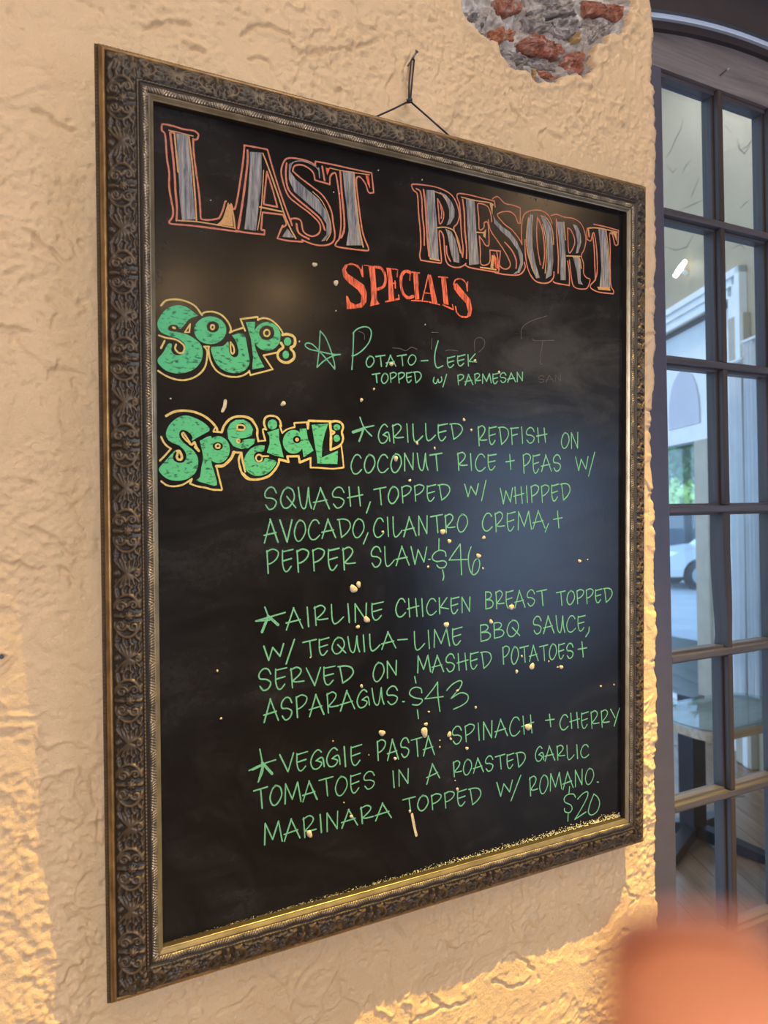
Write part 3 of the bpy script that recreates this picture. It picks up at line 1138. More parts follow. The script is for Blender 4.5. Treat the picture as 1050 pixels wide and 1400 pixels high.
letter('chalk_letter', C2, [
    (SA, [(28, 520), (42, 552), (55, 545), (68, 490), (80, 420), (105, 250), (115, 140)]), (SA, [(113, 137), (190, 150), (265, 165)]),
    (SA, [(265, 165), (300, 290), (350, 450), (400, 590), (425, 650)]),
    (SA, [(365, 660), (345, 705), (330, 745)]), (SA, [(330, 745), (400, 760), (495, 767)]),
    (SA, [(60, 692), (110, 705), (245, 720)]), (SA, [(245, 720), (245, 690), (225, 690), (228, 640), (232, 578)]),
    (SA, [(232, 575), (365, 590)]), (SA, [(365, 590), (388, 650), (365, 672)]),
    (SA, [(262, 310), (250, 420), (240, 520)]), (SA, [(240, 522), (330, 540)]), (SA, [(330, 540), (300, 430), (262, 310)]),
    (SA, [(135, 170), (135, 250), (115, 420), (95, 560), (75, 680)], 0.0026),
    (TN, [(235, 190), (270, 280), (330, 450), (380, 600), (420, 690), (450, 745)], 0.0020),
    (TN, [(215, 540), (360, 570)], 0.0020), (TN, [(200, 690), (225, 540), (240, 300)], 0.0012)],
    [[(150, 180), (228, 185), (225, 400), (205, 560), (190, 695), (115, 685), (135, 500), (150, 300)],
     [(395, 680), (440, 740), (360, 735)]])
letter('chalk_letter', C2, [
    (SA, [(425, 660), (420, 618), (480, 625), (500, 700), (550, 730), (590, 720), (610, 690), (600, 640), (540, 580), (460, 520), (400, 465), (365, 370), (355, 300), (375, 240), (410, 220), (480, 228), (540, 245), (580, 268)]),
    (SA, [(430, 300), (445, 270), (500, 268), (560, 310), (575, 365)]),
    (SA, [(430, 305), (480, 350), (560, 410), (630, 470), (680, 560), (695, 650), (705, 725), (690, 770), (640, 790), (570, 785), (490, 755)]),
    (SA, [(390, 255), (385, 330), (400, 420), (450, 480), (540, 555), (610, 620), (640, 690)], 0.0024),
    ('grey', [(415, 290), (430, 250), (490, 240), (560, 265), (600, 300), (605, 350)], 0.0014),
    ('salmon', [(455, 650), (470, 710), (535, 748)], 0.0026), (TN, [(560, 440), (620, 500), (665, 600), (680, 700), (650, 758)], 0.0012)],
    [[(405, 260), (420, 250), (415, 310), (450, 360), (530, 430), (600, 490), (650, 570), (680, 640), (675, 710), (640, 760), (615, 765), (650, 720), (650, 650), (610, 590), (520, 510), (440, 440), (405, 360)]])
letter('chalk_letter', C2, [
    (SA, [(575, 260), (580, 242)]), (SA, [(580, 242), (700, 265), (820, 292), (945, 318)]), (SA, [(945, 318), (958, 445)]),
    (SA, [(958, 445), (925, 445), (905, 390), (870, 345), (845, 360), (855, 480), (870, 600), (890, 720), (925, 810), (915, 825)]),
    (SA, [(915, 825), (820, 815), (715, 797), (715, 770), (735, 740), (745, 640), (735, 480), (715, 340), (700, 318), (675, 340), (672, 392)]),
    (SA, [(672, 392), (575, 365)]), (SA, [(740, 310), (750, 450), (765, 600), (765, 690), (745, 740)], 0.0026),
    (TN, [(830, 320), (840, 470), (865, 680), (890, 800)], 0.0020), ('grey', [(600, 285), (605, 350)], 0.0014),
    (SA, [(622, 275), (638, 368)], 0.0024), (TN, [(670, 285), (760, 305), (930, 330)], 0.0013)],
    [[(755, 300), (830, 310), (840, 450), (860, 620), (885, 790), (780, 790), (795, 690), (780, 520), (765, 400)],
     ('red', [(905, 332), (928, 337), (935, 420), (915, 380)]), ('red', [(645, 282), (672, 290), (655, 335)])])
letter('chalk_letter', C3, [
    (SA, [(105, 205), (90, 180), (90, 145), (200, 152), (300, 170), (380, 200), (440, 240), (480, 300), (505, 380), (510, 440), (490, 500), (460, 540), (500, 640), (525, 740), (540, 800)], 0.0019),
    (SA, [(105, 205), (135, 240), (145, 400), (160, 560), (165, 700), (155, 780), (165, 825)]), (SA, [(165, 825), (250, 840), (345, 852)]),
    (SA, [(345, 852), (350, 820), (340, 700), (330, 580), (345, 565), (370, 620), (380, 760), (400, 850), (450, 885), (510, 890), (555, 870), (570, 855)]),
    (SA, [(125, 185), (160, 210), (175, 300), (180, 430), (195, 560), (195, 690)], 0.0022),
    (SA, [(190, 195), (205, 320), (215, 480), (225, 640), (240, 790)], 0.0028),
    (SA, [(315, 275), (345, 330), (370, 400), (365, 460), (335, 500), (325, 400), (315, 275)], 0.0018),
    (SA, [(340, 330), (352, 400), (348, 450)], 0.0018), (SA, [(395, 700), (400, 770), (430, 835)], 0.0022),
    (TN, [(310, 535), (380, 530), (460, 560), (490, 640), (520, 760)], 0.0017), (TN, [(290, 210), (360, 240), (400, 300)], 0.0014),
    (TN, [(250, 812), (330, 828)], 0.0024)],
    [[(212, 195), (290, 200), (295, 330), (310, 500), (320, 660), (325, 820), (245, 815), (235, 640), (222, 450)],
     [(330, 210), (390, 240), (440, 300), (470, 370), (465, 440), (430, 500), (395, 515), (420, 450), (420, 370), (390, 290)],
     [(385, 540), (440, 570), (480, 650), (510, 790), (510, 850), (460, 840), (430, 740), (410, 620)]])
letter('chalk_letter', C3, [
    (SA, [(510, 310), (490, 260), (505, 228), (600, 240), (700, 265), (825, 295)], 0.0019), (SA, [(825, 295), (832, 348)], 0.0019),
    (SA, [(510, 310), (520, 420), (530, 600), (545, 720), (540, 790)]), (SA, [(565, 870), (600, 890), (700, 910), (860, 935)]),
    (SA, [(862, 935), (880, 745)], 0.0018), (SA, [(880, 745), (785, 735)], 0.0018), (SA, [(785, 735), (780, 850), (705, 862), (700, 740), (690, 610)], 0.0018),
    (SA, [(690, 610), (720, 650), (745, 690), (775, 690), (775, 590), (765, 490), (735, 490), (730, 535), (690, 550), (685, 440), (675, 330), (700, 318), (760, 340), (790, 400), (800, 480)], 0.0018),
    (SA, [(540, 280), (555, 400), (560, 560), (575, 700), (575, 810)], 0.0024),
    (TN, [(530, 260), (650, 290), (780, 310), (815, 330)], 0.0017), (TN, [(660, 575), (740, 580)], 0.0020), (TN, [(700, 890), (840, 910)], 0.0022)],
    [[(570, 275), (645, 280), (655, 420), (665, 600), (690, 860), (600, 870), (590, 650), (580, 430)],
     ('tan', [(780, 310), (812, 325), (808, 420), (795, 370)]), ('tan', [(728, 572), (750, 545), (745, 630), (725, 610)]),
     ('tan', [(802, 780), (825, 785), (815, 900), (790, 890)])])
letter('chalk_letter', C4, [
    (SA, [(-105, 75), (-60, 55), (0, 112), (60, 125), (130, 150)], 0.0017), (SA, [(130, 150), (130, 280)], 0.0017),
    (SA, [(130, 280), (110, 275), (90, 220), (50, 185), (0, 180), (-40, 190), (-62, 215), (0, 290), (60, 335), (120, 410), (145, 460)], 0.0017),
    (SA, [(-140, 250), (-120, 340), (-60, 430), (0, 520), (40, 600), (45, 640), (20, 665), (-20, 660), (-50, 620), (-68, 520)], 0.0018),
    (SA, [(-85, 695), (0, 712), (120, 715), (170, 660), (165, 610)]), (SA, [(0, 440), (60, 510), (95, 590), (95, 660)], 0.0022)],
    [[(-98, 208), (-80, 250), (-20, 310), (40, 350), (100, 430), (150, 540), (155, 620), (125, 695), (60, 715), (110, 680), (130, 610), (110, 510), (40, 410), (-30, 350), (-90, 280)],
     ('red', [(-95, 530), (-68, 580), (-40, 672), (-82, 655)])])
letter('chalk_letter', C4, [
    (SA, [(145, 450), (140, 350), (150, 240), (180, 190), (240, 170), (310, 175), (370, 215), (400, 280)], 0.0017),
    (SA, [(170, 420), (175, 560), (200, 680), (250, 760), (310, 785), (370, 780), (410, 740), (415, 690)]),
    (SA, [(275, 230), (310, 310), (330, 430), (335, 560), (320, 660)], 0.0022), (SA, [(275, 230), (268, 350), (278, 500), (300, 630)], 0.0018),
    (TN, [(200, 230), (182, 400), (195, 540), (240, 680)], 0.0018), (TN, [(320, 290), (345, 420), (350, 560), (340, 700)], 0.0018),
    (TN, [(300, 215), (355, 240), (400, 330), (412, 460)], 0.0016)],
    [[(215, 205), (240, 210), (230, 330), (235, 480), (260, 620), (295, 740), (265, 745), (225, 660), (195, 520), (185, 380), (195, 270)],
     [(300, 215), (350, 245), (390, 320), (405, 450), (410, 600), (395, 720), (345, 750), (360, 640), (360, 500), (350, 380), (330, 290)]])
letter('chalk_letter', C4, [
    (SA, [(390, 215), (440, 205), (500, 228), (580, 240), (640, 280), (670, 340), (685, 420), (670, 500), (645, 555), (665, 620), (665, 700), (690, 740), (720, 755), (700, 820), (670, 835), (610, 830), (575, 800), (560, 720), (545, 590)], 0.0018),
    (SA, [(410, 770), (430, 785), (545, 805)]), (SA, [(545, 805), (545, 700), (530, 600)]), (SA, [(435, 245), (440, 400), (452, 560), (450, 700)], 0.0024),
    (SA, [(530, 320), (560, 340), (590, 420), (580, 480), (540, 525), (530, 320)], 0.0018), (TN, [(520, 555), (640, 560)], 0.0018),
    (TN, [(498, 270), (512, 420)], 0.0016), (TN, [(575, 565), (630, 575), (645, 660)], 0.0018)],
    [[(440, 265), (500, 270), (505, 430), (515, 600), (515, 760), (470, 760), (465, 560), (455, 400)],
     [(570, 285), (610, 300), (640, 370), (645, 440), (620, 530), (600, 535), (615, 450), (600, 350)],
     [(575, 565), (630, 570), (640, 650), (640, 760), (660, 800), (620, 790), (605, 680)]])
letter('chalk_letter', C4, [
    (SA, [(700, 320), (692, 345), (695, 415)], 0.0018), (SA, [(695, 415), (725, 428), (740, 375), (755, 370), (775, 500), (780, 680), (760, 760), (725, 800), (730, 830), (790, 860), (880, 872), (915, 875)]),
    (SA, [(915, 875), (920, 855), (895, 800), (890, 650), (890, 480), (885, 370), (910, 380), (930, 460), (955, 460)]), (SA, [(955, 460), (960, 340)]),
    (SA, [(960, 340), (850, 310), (750, 288)]), (SA, [(740, 370), (755, 500), (760, 640), (765, 760)], 0.0024),
    (TN, [(710, 320), (790, 320), (950, 355)], 0.0022), (TN, [(705, 330), (712, 392)], 0.0026), (TN, [(855, 340), (875, 500), (888, 690)], 0.0016)],
    [[(790, 325), (850, 335), (870, 500), (885, 680), (890, 830), (800, 825), (815, 650), (805, 480)],
     ('tan', [(890, 350), (945, 355), (945, 440), (925, 385)]), ('tan', [(780, 815), (880, 820), (895, 850), (790, 840)])])

# SPECIALS
RD = 'red'
letter('chalk_letter', C5, [], [(RD, [(65, 100), (85, 65), (130, 50), (180, 65), (205, 100), (212, 60), (222, 155), (208, 150), (190, 95), (150, 65), (110, 65), (92, 100), (110, 130), (170, 170), (225, 210), (243, 265), (240, 330), (210, 370), (150, 378), (100, 382), (95, 285), (108, 290), (125, 330), (165, 350), (200, 335), (205, 285), (180, 245), (110, 190), (75, 150)])])
letter('chalk_letter', C5, [(RD, [(222, 66), (260, 72)], .0012), (RD, [(300, 80), (345, 88), (372, 130), (378, 180), (360, 222), (318, 240)], 0.0038)],
       [(RD, [(255, 68), (300, 75), (310, 200), (318, 320), (335, 345), (265, 362), (275, 310), (270, 180)])])
letter('chalk_letter', C5, [(RD, [(385, 88), (465, 98)], .0016), (RD, [(465, 98), (462, 150)], .0016), (RD, [(425, 198), (450, 195)], .0016), (RD, [(445, 180), (448, 230)], .0018), (RD, [(380, 328), (475, 308)], .0024), (RD, [(475, 308), (472, 280)], .0016)],
       [(RD, [(385, 90), (420, 95), (430, 200), (440, 310), (400, 325), (398, 200)])])
letter('chalk_letter', C5, [(RD, [(555, 118), (520, 110), (494, 140), (488, 200), (504, 268), (540, 300), (575, 290)], 0.0044), (RD, [(555, 112), (552, 175)], .0016)])
letter('chalk_letter', C5, [(RD, [(558, 115), (620, 122)], .0018), (RD, [(565, 320), (640, 322)], .0018)], [(RD, [(575, 120), (610, 122), (620, 310), (590, 315)])])
letter('chalk_letter', C5, [(RD, [(685, 135), (660, 240), (640, 325)], .0018), (RD, [(660, 265), (715, 270)], .0016), (RD, [(625, 322), (680, 328)], .0018), (RD, [(690, 330), (765, 350)], .0020)],
       [(RD, [(680, 135), (705, 135), (750, 340), (710, 330)])])
letter('chalk_letter', C5, [(RD, [(758, 150), (825, 155)], .0018), (RD, [(790, 352), (865, 385)], .0022), (RD, [(865, 385), (858, 350)], .0016)], [(RD, [(775, 150), (810, 155), (830, 350), (795, 345)])])
letter('chalk_letter', C5, [(RD, [(866, 205), (880, 172), (920, 165), (955, 195), (965, 250)], .0020), (RD, [(968, 185), (964, 248)], .0014), (RD, [(965, 438), (920, 435), (890, 405), (880, 365)], .0024)],
       [(RD, [(865, 200), (890, 195), (930, 245), (985, 310), (998, 380), (990, 430), (960, 445), (970, 400), (955, 340), (900, 280), (868, 235)])])

# SOUP:
G, Y = 'green_fill', 'yellow'


def bubble(crop, polys, rings=()):
    ink = Ink()
    for lp in polys:
        ink.fill([put(catmull(lp + lp[:1], 3)[:-1] if len(lp) > 9 else lp, crop)], G)
    for o_, i_ in rings:
        ink.fill([put(ell(*o_), crop), put(ell(*i_)[::-1], crop)], G)
    return ink.build('chalk_letter')


def outline(crop, lines, w=0.0021):
    ink = Ink(0.0005)
    for ln in lines:
        pts, ww, sm = (ln[0], ln[1], True) if isinstance(ln, tuple) else (ln, w, True)
        ink.stroke(put(catmull(pts, 4), crop), ww, Y)
    return ink.build('chalk_outline')


bubble(C6, [[(328, 158), (250, 100), (180, 88), (110, 115), (65, 170), (50, 220), (75, 270), (140, 300), (200, 320), (235, 350), (240, 390), (215, 425), (170, 425), (145, 395), (150, 355), (125, 350), (90, 410), (50, 465), (90, 520), (150, 548), (220, 552), (300, 525), (345, 475), (360, 420), (350, 360), (310, 320), (250, 285), (180, 270), (130, 260), (125, 235), (150, 220), (185, 225), (205, 250), (240, 215), (270, 180)]])
bubble(C6, [], [((412, 258, 110, 95), (430, 235, 42, 38))])
bubble(C6, [[(560, 293), (640, 282), (670, 400), (680, 480), (650, 530), (590, 552), (510, 535), (450, 480), (415, 385), (440, 370), (500, 365), (535, 335), (540, 400), (560, 435), (590, 440), (605, 410), (590, 340)]])
bubble(C6, [[(655, 203), (718, 200), (712, 300), (720, 380), (740, 430), (782, 510), (697, 525), (705, 440), (690, 320)]], [((800, 300, 93, 98), (798, 275, 52, 50))])
bubble(C6, [ell(940, 335, 25, 28), ell(928, 425, 22, 27)])
outline(C6, [[(75, 90), (110, 55), (180, 47), (250, 62), (310, 95), (355, 155)], [(355, 150), (375, 135), (430, 132), (490, 155), (535, 205), (553, 250), (545, 275)],
             [(545, 275), (570, 262), (640, 240)], [(650, 262), (618, 182)], [(618, 182), (735, 167)], [(735, 167), (738, 190)],
             [(738, 185), (780, 175), (830, 190), (880, 235), (908, 278)],
             ([(905, 290), (940, 285), (980, 300), (992, 330), (985, 365), (960, 380), (982, 410), (985, 445), (960, 470), (930, 480), (890, 465), (872, 435), (880, 400), (910, 375), (895, 345)], 0.0034),
             [(870, 410), (775, 430)], [(775, 430), (838, 525)], [(838, 525), (685, 565)], [(685, 565), (678, 535)],
             [(678, 540), (640, 565), (590, 577), (520, 570), (455, 535), (415, 470), (400, 400), (402, 372)], [(370, 370), (405, 370)],
             [(372, 372), (390, 400), (388, 460), (370, 520), (320, 570), (250, 597), (180, 595), (110, 570), (55, 535)],
             [(60, 293), (110, 310), (170, 320), (215, 345), (235, 375), (225, 410), (195, 412), (172, 385), (178, 355)], [(100, 330), (75, 380)],
             ([(238, 272), (275, 215)], .0016), ([(275, 215), (268, 272)], .0016), ([(268, 272), (238, 272)], .0016), ([(158, 240), (170, 244)], .0026),
             ell(427, 237, 12, 15, 10) + [(439, 237)], ell(798, 277, 20, 22, 10) + [(818, 277)],
             [(550, 340), (570, 370), (575, 405), (560, 420), (550, 390), (550, 340)]])

# SPECIAL:
bubble(C7, [[(610, 265), (560, 215), (470, 165), (370, 135), (280, 160), (200, 230), (165, 310), (175, 370), (220, 410), (290, 440), (340, 480), (370, 530), (370, 580), (340, 615), (290, 620), (245, 595), (235, 550), (265, 490), (220, 530), (140, 620), (90, 685), (120, 740), (190, 790), (280, 805), (370, 790), (450, 740), (490, 660), (490, 570), (450, 500), (390, 450), (330, 400), (300, 345), (310, 295), (350, 285), (400, 310), (435, 355), (430, 395), (480, 365), (560, 320), (605, 295)]])
bubble(C7, [[(510, 395), (620, 345), (635, 420), (628, 600), (660, 720), (685, 850), (580, 835), (475, 800), (510, 770), (530, 650), (545, 560)]], [((700, 485, 118, 138), (695, 450, 52, 42))])
ink = Ink()
ink.fill([put([(285, 290), (275, 330), (230, 365), (170, 372), (110, 350), (70, 290), (62, 220), (85, 170), (130, 140), (190, 138), (240, 165), (268, 215), (255, 265), (205, 285), (150, 290), (135, 310), (150, 328), (175, 325), (190, 300), (230, 292)], C8),
          put([(135, 215), (142, 175), (185, 162), (208, 190), (208, 218)][::-1], C8)], G)
ink.build('chalk_letter')
bubble(C8, [[(360, 345), (310, 345), (250, 370), (205, 430), (195, 490), (220, 550), (280, 585), (350, 580), (410, 545), (455, 480), (420, 458), (365, 445), (350, 470), (310, 480), (280, 460), (275, 420), (300, 395), (350, 390)]])
bubble(C8, [ell(422, 177, 38, 40), [(380, 240), (475, 210), (475, 290), (490, 350), (512, 440), (440, 425), (378, 400), (400, 330), (398, 270)]])
bubble(C8, [[(640, 212), (692, 208), (705, 290), (750, 385), (670, 440), (662, 380), (650, 330)]], [((590, 315, 85, 95), (617, 297, 32, 30))])
bubble(C8, [[(735, 180), (868, 170), (840, 250), (820, 340), (815, 440), (945, 385), (940, 492), (785, 490)], [(780, 488), (785, 492), (765, 340), (765, 270), (735, 180), (790, 300)]])
bubble(C8, [ell(936, 200, 27, 25), ell(935, 288, 26, 28)])
outline(C7, [([(165, 140), (230, 105), (300, 88), (380, 88), (470, 105), (560, 145), (630, 200), (680, 260), (690, 300)], .0028), [(690, 300), (650, 300), (668, 262)], [(650, 300), (735, 308)],
             ([(735, 308), (760, 240), (810, 180), (870, 150), (940, 145), (1000, 155), (1050, 180)], .0028),
             [(115, 355), (140, 410), (175, 450), (215, 475)], [(215, 475), (150, 550), (100, 600)],
             [(115, 810), (170, 850), (240, 862), (320, 850), (380, 820), (430, 785)], [(430, 785), (410, 835)], [(410, 835), (480, 860), (560, 875), (640, 895), (735, 900)], [(738, 890), (710, 780), (680, 655)],
             ([(680, 655), (750, 650), (810, 600), (840, 560), (860, 510)], .0034), [(860, 510), (940, 518)],
             ([(940, 520), (910, 580), (920, 660), (950, 740), (1000, 785), (1050, 795)], .0026), [(938, 520), (950, 600), (975, 700)],
             [(330, 320), (345, 315), (385, 375), (405, 410), (380, 400), (345, 360), (328, 330)], ([(405, 420), (430, 435), (455, 410), (470, 450), (500, 500), (460, 460)], .0026),
             ([(275, 500), (300, 500), (325, 550), (320, 585), (290, 585), (275, 560), (285, 520)], .0028), ell(695, 450, 22, 20, 10) + [(717, 450)],
             [(895, 280), (900, 235), (960, 240), (965, 280), (890, 280)], ell(905, 397, 14, 16, 10) + [(919, 397)]])
outline(C8, [([(210, 118), (260, 145), (300, 210), (300, 260), (310, 310)], .0028), [(310, 310), (365, 305)], [(365, 305), (345, 220), (372, 218)],
             ([(372, 218), (355, 170), (365, 125), (400, 108), (450, 115), (480, 145), (492, 190)], .0026), [(480, 185), (500, 245)], [(500, 245), (540, 215), (600, 198)], [(600, 198), (595, 165)], [(595, 165), (695, 160)], [(695, 160), (705, 208)],
             ([(705, 210), (710, 148)], .0028), ([(710, 148), (880, 152)], .0028), ([(880, 152), (888, 260), (885, 380)], .0034),
             ([(885, 380), (960, 345), (985, 290), (975, 240), (985, 200), (970, 165), (930, 150), (890, 155)], .0030), ([(890, 225), (915, 240), (895, 255)], .003),
             [(970, 345), (980, 420), (990, 520)], [(990, 520), (900, 530), (790, 522), (725, 520)], [(725, 520), (725, 445)], ([(725, 445), (640, 480)], .003), ([(640, 480), (630, 430)], .003), ([(630, 430), (540, 432)], .0028), ([(540, 432), (550, 475)], .003), ([(550, 475), (475, 455)], .003),
             ([(475, 455), (470, 490), (440, 540), (390, 590), (310, 615), (240, 612), (190, 570)], .0028), [(175, 410), (180, 460), (205, 555)], [(105, 398), (175, 405)],
             ell(315, 445, 25, 27, 12) + [(340, 445)], [(340, 430), (390, 430)], ell(618, 298, 9, 9, 8) + [(627, 298)]])

# --- hand lettering: a single-stroke capital alphabet, placed word by word
FONT = {
    'A': ([[(0, 1), (.45, 0)], [(.42, 0), (1, 1)], [(-.02, .68), (.85, .58)]], 0),
    'B': ([[(.1, 0), (.14, 1)], [(.1, .02), (.55, .03), (.75, .2), (.55, .4), (.18, .47), (.7, .5), (.95, .7), (.75, .93), (.14, 1)]], 1),
    'C': ([[(.92, .2), (.72, .03), (.4, .05), (.12, .35), (.05, .65), (.25, .95), (.6, .98), (.97, .78)]], 1),
    'D': ([[(.12, .02), (.22, .5), (.32, 1)], [(.32, 1), (.75, .75), (1, .42), (.88, .12), (.5, .0), (0, .03)]], 1),
    'E': ([[(.1, .04), (.1, .6), (.25, .95), (.5, 1), (.8, .78)], [(.1, .1), (.95, .0)], [(.14, .52), (.82, .42)]], 1),
    'F': ([[(.15, .04), (.25, 1)], [(.05, .08), (.95, .02)], [(.2, .5), (.85, .4)]], 0),
    'G': ([[(.8, .14), (.55, 0), (.22, .2), (.03, .6), (.22, .95), (.6, .95), (.82, .7), (.45, .55)], [(.42, .56), (.75, .42), (.92, .5), (1, .9)]], 1),
    'H': ([[(.1, 0), (.2, 1)], [(.72, 0), (.85, 1)], [(0, .56), (1, .42)]], 0),
    'I': ([[(.35, 0), (.6, 1)]], 0),
    'K': ([[(.1, 0), (.15, 1)], [(.85, 0), (.2, .6)], [(.2, .6), (1, .72)]], 0),
    'L': ([[(.1, 0), (.15, .7), (.3, 1), (.6, .95), (1, .7)]], 1),
    'M': ([[(.05, 1), (.08, 0)], [(.08, 0), (.48, .82)], [(.48, .82), (.8, 0)], [(.8, 0), (1, 1)]], 0),
    'N': ([[(.1, 1), (.08, 0)], [(.08, 0), (.82, .95)], [(.82, .95), (.85, 0)]], 0),
    'O': ([[(.55, .02), (.25, .15), (.05, .6), (.25, .97), (.6, .95), (.95, .55), (.85, .15), (.5, .0), (.4, .06)]], 1),
    'P': ([[(.1, .04), (.2, 1)], [(.08, .1), (.5, -.02), (.92, .1), (.85, .35), (.5, .55), (.15, .62)]], 1),
    'Q': ([[(.55, .02), (.25, .15), (.05, .6), (.25, .97), (.6, .95), (.92, .55), (.82, .15), (.5, .0), (.4, .06)], [(.45, .45), (1.02, 1)]], 1),
    'R': ([[(.1, .02), (.2, 1)], [(.06, .1), (.5, -.03), (.8, .12), (.68, .36), (.22, .66)], [(.22, .66), (.45, .72), (1, .70)]], 1),
    'S': ([[(.9, .25), (.72, .03), (.4, 0), (.1, .22), (.15, .45), (.6, .5), (.9, .66), (.75, .92), (.4, 1), (.15, .8)]], 1),
    'T': ([[(0, .1), (1, 0)], [(.5, .05), (.62, 1)]], 0),
    'U': ([[(.05, 0), (.22, .75), (.45, .98), (.62, .8), (.78, .02)], [(.78, .02), (.85, .6), (1, .98)]], 1),
    'V': ([[(0, 0), (.6, 1)], [(.6, 1), (1, 0)]], 0),
    'W': ([[(0, 0), (.25, 1)], [(.25, 1), (.45, .18)], [(.45, .18), (.82, .9), (1, .02)]], 0),
    'Y': ([[(0, 0), (.5, .52)], [(1, 0), (.4, 1)]], 0),
    '-': ([[(0, .5), (1, .45)]], 0),
    '+': ([[(0, .5), (1, .4)], [(.45, 0), (.6, 1)]], 0),
    '/': ([[(1, 0), (0, 1)]], 0),
}
ADV = {'I': .34, 'M': 1.12, 'W': 1.15, 'L': .78, 'E': .76, 'T': .92, 'A': .95, 'O': .86, 'Q': .95, 'C': .85, 'H': .92, 'S': .84, 'F': .78, 'D': .9}
GAPW = 0.13
HW = 0.00185


def word(text, x0, x1, t0, t1, b0, b1, crop=(0, 0, 1), ink=None, w=HW, mat='green'):
    """text between x0 and x1; t0/t1 cap line and b0/b1 base line at the two ends (crop pixels)"""
    own = ink is None
    ink = ink or Ink()
    tot = sum(ADV.get(c, .84) for c in text) + GAPW * (len(text) - 1)
    x = 0.0
    for c in text:
        a = ADV.get(c, .84)
        strokes, curved = FONT[c]
        jy, jh = random.uniform(-.03, .03), random.uniform(-.04, .05)
        for st in strokes:
            pts = []
            for u, v in st:
                k = (x + u * a) / tot
                tt = t0 + (t1 - t0) * k
                bb = b0 + (b1 - b0) * k
                pts.append((x0 + (x1 - x0) * k, tt + (bb - tt) * (v * (1 + jh) + jy)))
            ink.stroke(put(catmull(pts, 5) if curved and len(pts) > 2 else pts, crop), w * random.uniform(.92, 1.1), mat)
        x += a + GAPW
    return ink.build('chalk_word') if own else ink


def scrawl(lines, crop, w=HW, name='chalk_word', mat='green', curved=True):
    ink = Ink()
    for ln in lines:
        pts, ww = (ln[0], ln[1]) if isinstance(ln, tuple) else (ln, w)
        ink.stroke(put(catmull(pts, 5) if curved else pts, crop), ww, mat)
    return ink.build(name)


S5 = 5.25
h1, h2, h3, h4, h5, h6, h7, h8 = (410, 430, S5), (580, 430, S5), (470, 560, S5), (640, 560, S5), (350, 650, S5), (490, 640, S5), (640, 640, S5), (340, 810, S5)
h9, h10, h11, h12, h13 = (500, 790, S5), (650, 780, S5), (330, 980, S5), (490, 960, S5), (660, 950, S5)

scrawl([[(145, 118), (140, 220), (130, 320), (122, 380)], [(122, 380), (170, 335), (230, 300), (290, 287)], [(290, 287), (230, 285), (140, 265), (70, 250), (38, 225), (50, 205), (90, 215), (140, 265), (190, 320), (250, 392)],
        [(250, 392), (245, 340), (215, 240), (180, 160), (145, 118)]], h1, 0.0016, 'chalk_star')
ink = Ink()
for st in ([(372, 395), (380, 290), (385, 130)], [(380, 135), (410, 105), (460, 88), (500, 100), (512, 140), (495, 200), (450, 255), (400, 290), (372, 297)]):
    ink.stroke(put(catmull(st), h1), 0.0017, 'green')
word('OTATO', 472, 835, 298, 288, 380, 362, h1, ink, 0.0017)
ink.build('chalk_word')
scrawl([[(870, 333), (918, 330)]], h1, 0.0018, 'chalk_dash')
ink = Ink()
ink.stroke(put(catmull([(992, 190), (970, 270), (968, 340), (985, 382), (1025, 368)]), h1), 0.0019, 'green')
word('EEK', 160, 375, 305, 280, 380, 362, h2, ink, 0.0018)
ink.build('chalk_word')
word('TOPPED', 518, 870, 425, 410, 492, 486, h1, w=0.0017)
ink = Ink()
ink.stroke(put(catmull([(70, 450), (65, 485), (85, 495), (98, 465), (105, 490), (125, 475), (122, 448)]), h2), 0.0017, 'green')
ink.stroke(put([(160, 430), (133, 520)], h2), 0.0017, 'green')
ink.build('chalk_word')
word('PARMESAN', 235, 712, 432, 415, 506, 480, h2, w=0.0017)
for st in ([(362, 265), (362, 185), (400, 165), (432, 190), (425, 235), (390, 270)], [(775, 175), (800, 188), (930, 185)], [(850, 190), (830, 340), (850, 355)], [(695, 175), (700, 100), (760, 50), (880, 10)], [(55, 170), (50, 250)], [(150, 262), (180, 255), (240, 262)]):
    scrawl([st], h2, 0.0009, 'erased_stroke', 'ghost')
for st in ([(665, 240), (720, 245), (760, 260), (800, 235), (840, 250)], [(420, 120), (460, 140), (462, 180)], [(945, 128), (990, 128)]):
    scrawl([st], h1, 0.0009, 'erased_stroke', 'ghost')
word('SAN', 815, 985, 440, 430, 490, 480, h2, None, 0.0007, 'ghost')

TH = 0.0036
scrawl([[(115, 55), (145, 130), (200, 190)], ([(65, 162), (145, 135)], TH), [(145, 130), (215, 115)], ([(145, 130), (110, 226)], 0.0028)], h3, name='chalk_star')
word('GRILLED', 245, 850, 105, 103, 243, 215, h3)
word('REDFISH', 65, 565, 120, 132, 256, 238, h4)
word('ON', 665, 795, 170, 165, 277, 280, h4)
word('COCONUT', 48, 705, 325, 310, 462, 428, h3)
word('RICE', 624.3, 679, 619, 621.5, 643.5, 643)
word('+', 270, 330, 320, 320, 425, 425, h4)
word('PEAS', 388, 668, 320, 328, 455, 438, h4)
ink = word('W', 770, 860, 338, 335, 434, 432, h4, Ink())
word('/', 863, 908, 310, 310, 475, 475, h4, ink)
ink.build('chalk_word')
word('SQUASH', 55, 765, 90, 80, 248, 218, h5)
scrawl([[(820, 190), (792, 270)]], h5, name='chalk_comma')
word('TOPPED', 110, 655, 140, 112, 264, 225, h6)
ink = word('W', 762, 860, 118, 112, 208, 200, h6, Ink())
word('/', 883, 915, 85, 85, 230, 230, h6, ink)
ink.build('chalk_word')
word('WHIPPED', 230, 730, 142, 112, 256, 232, h7)
word('AVOCADO', 60, 778, 318, 312, 482, 440, h5)
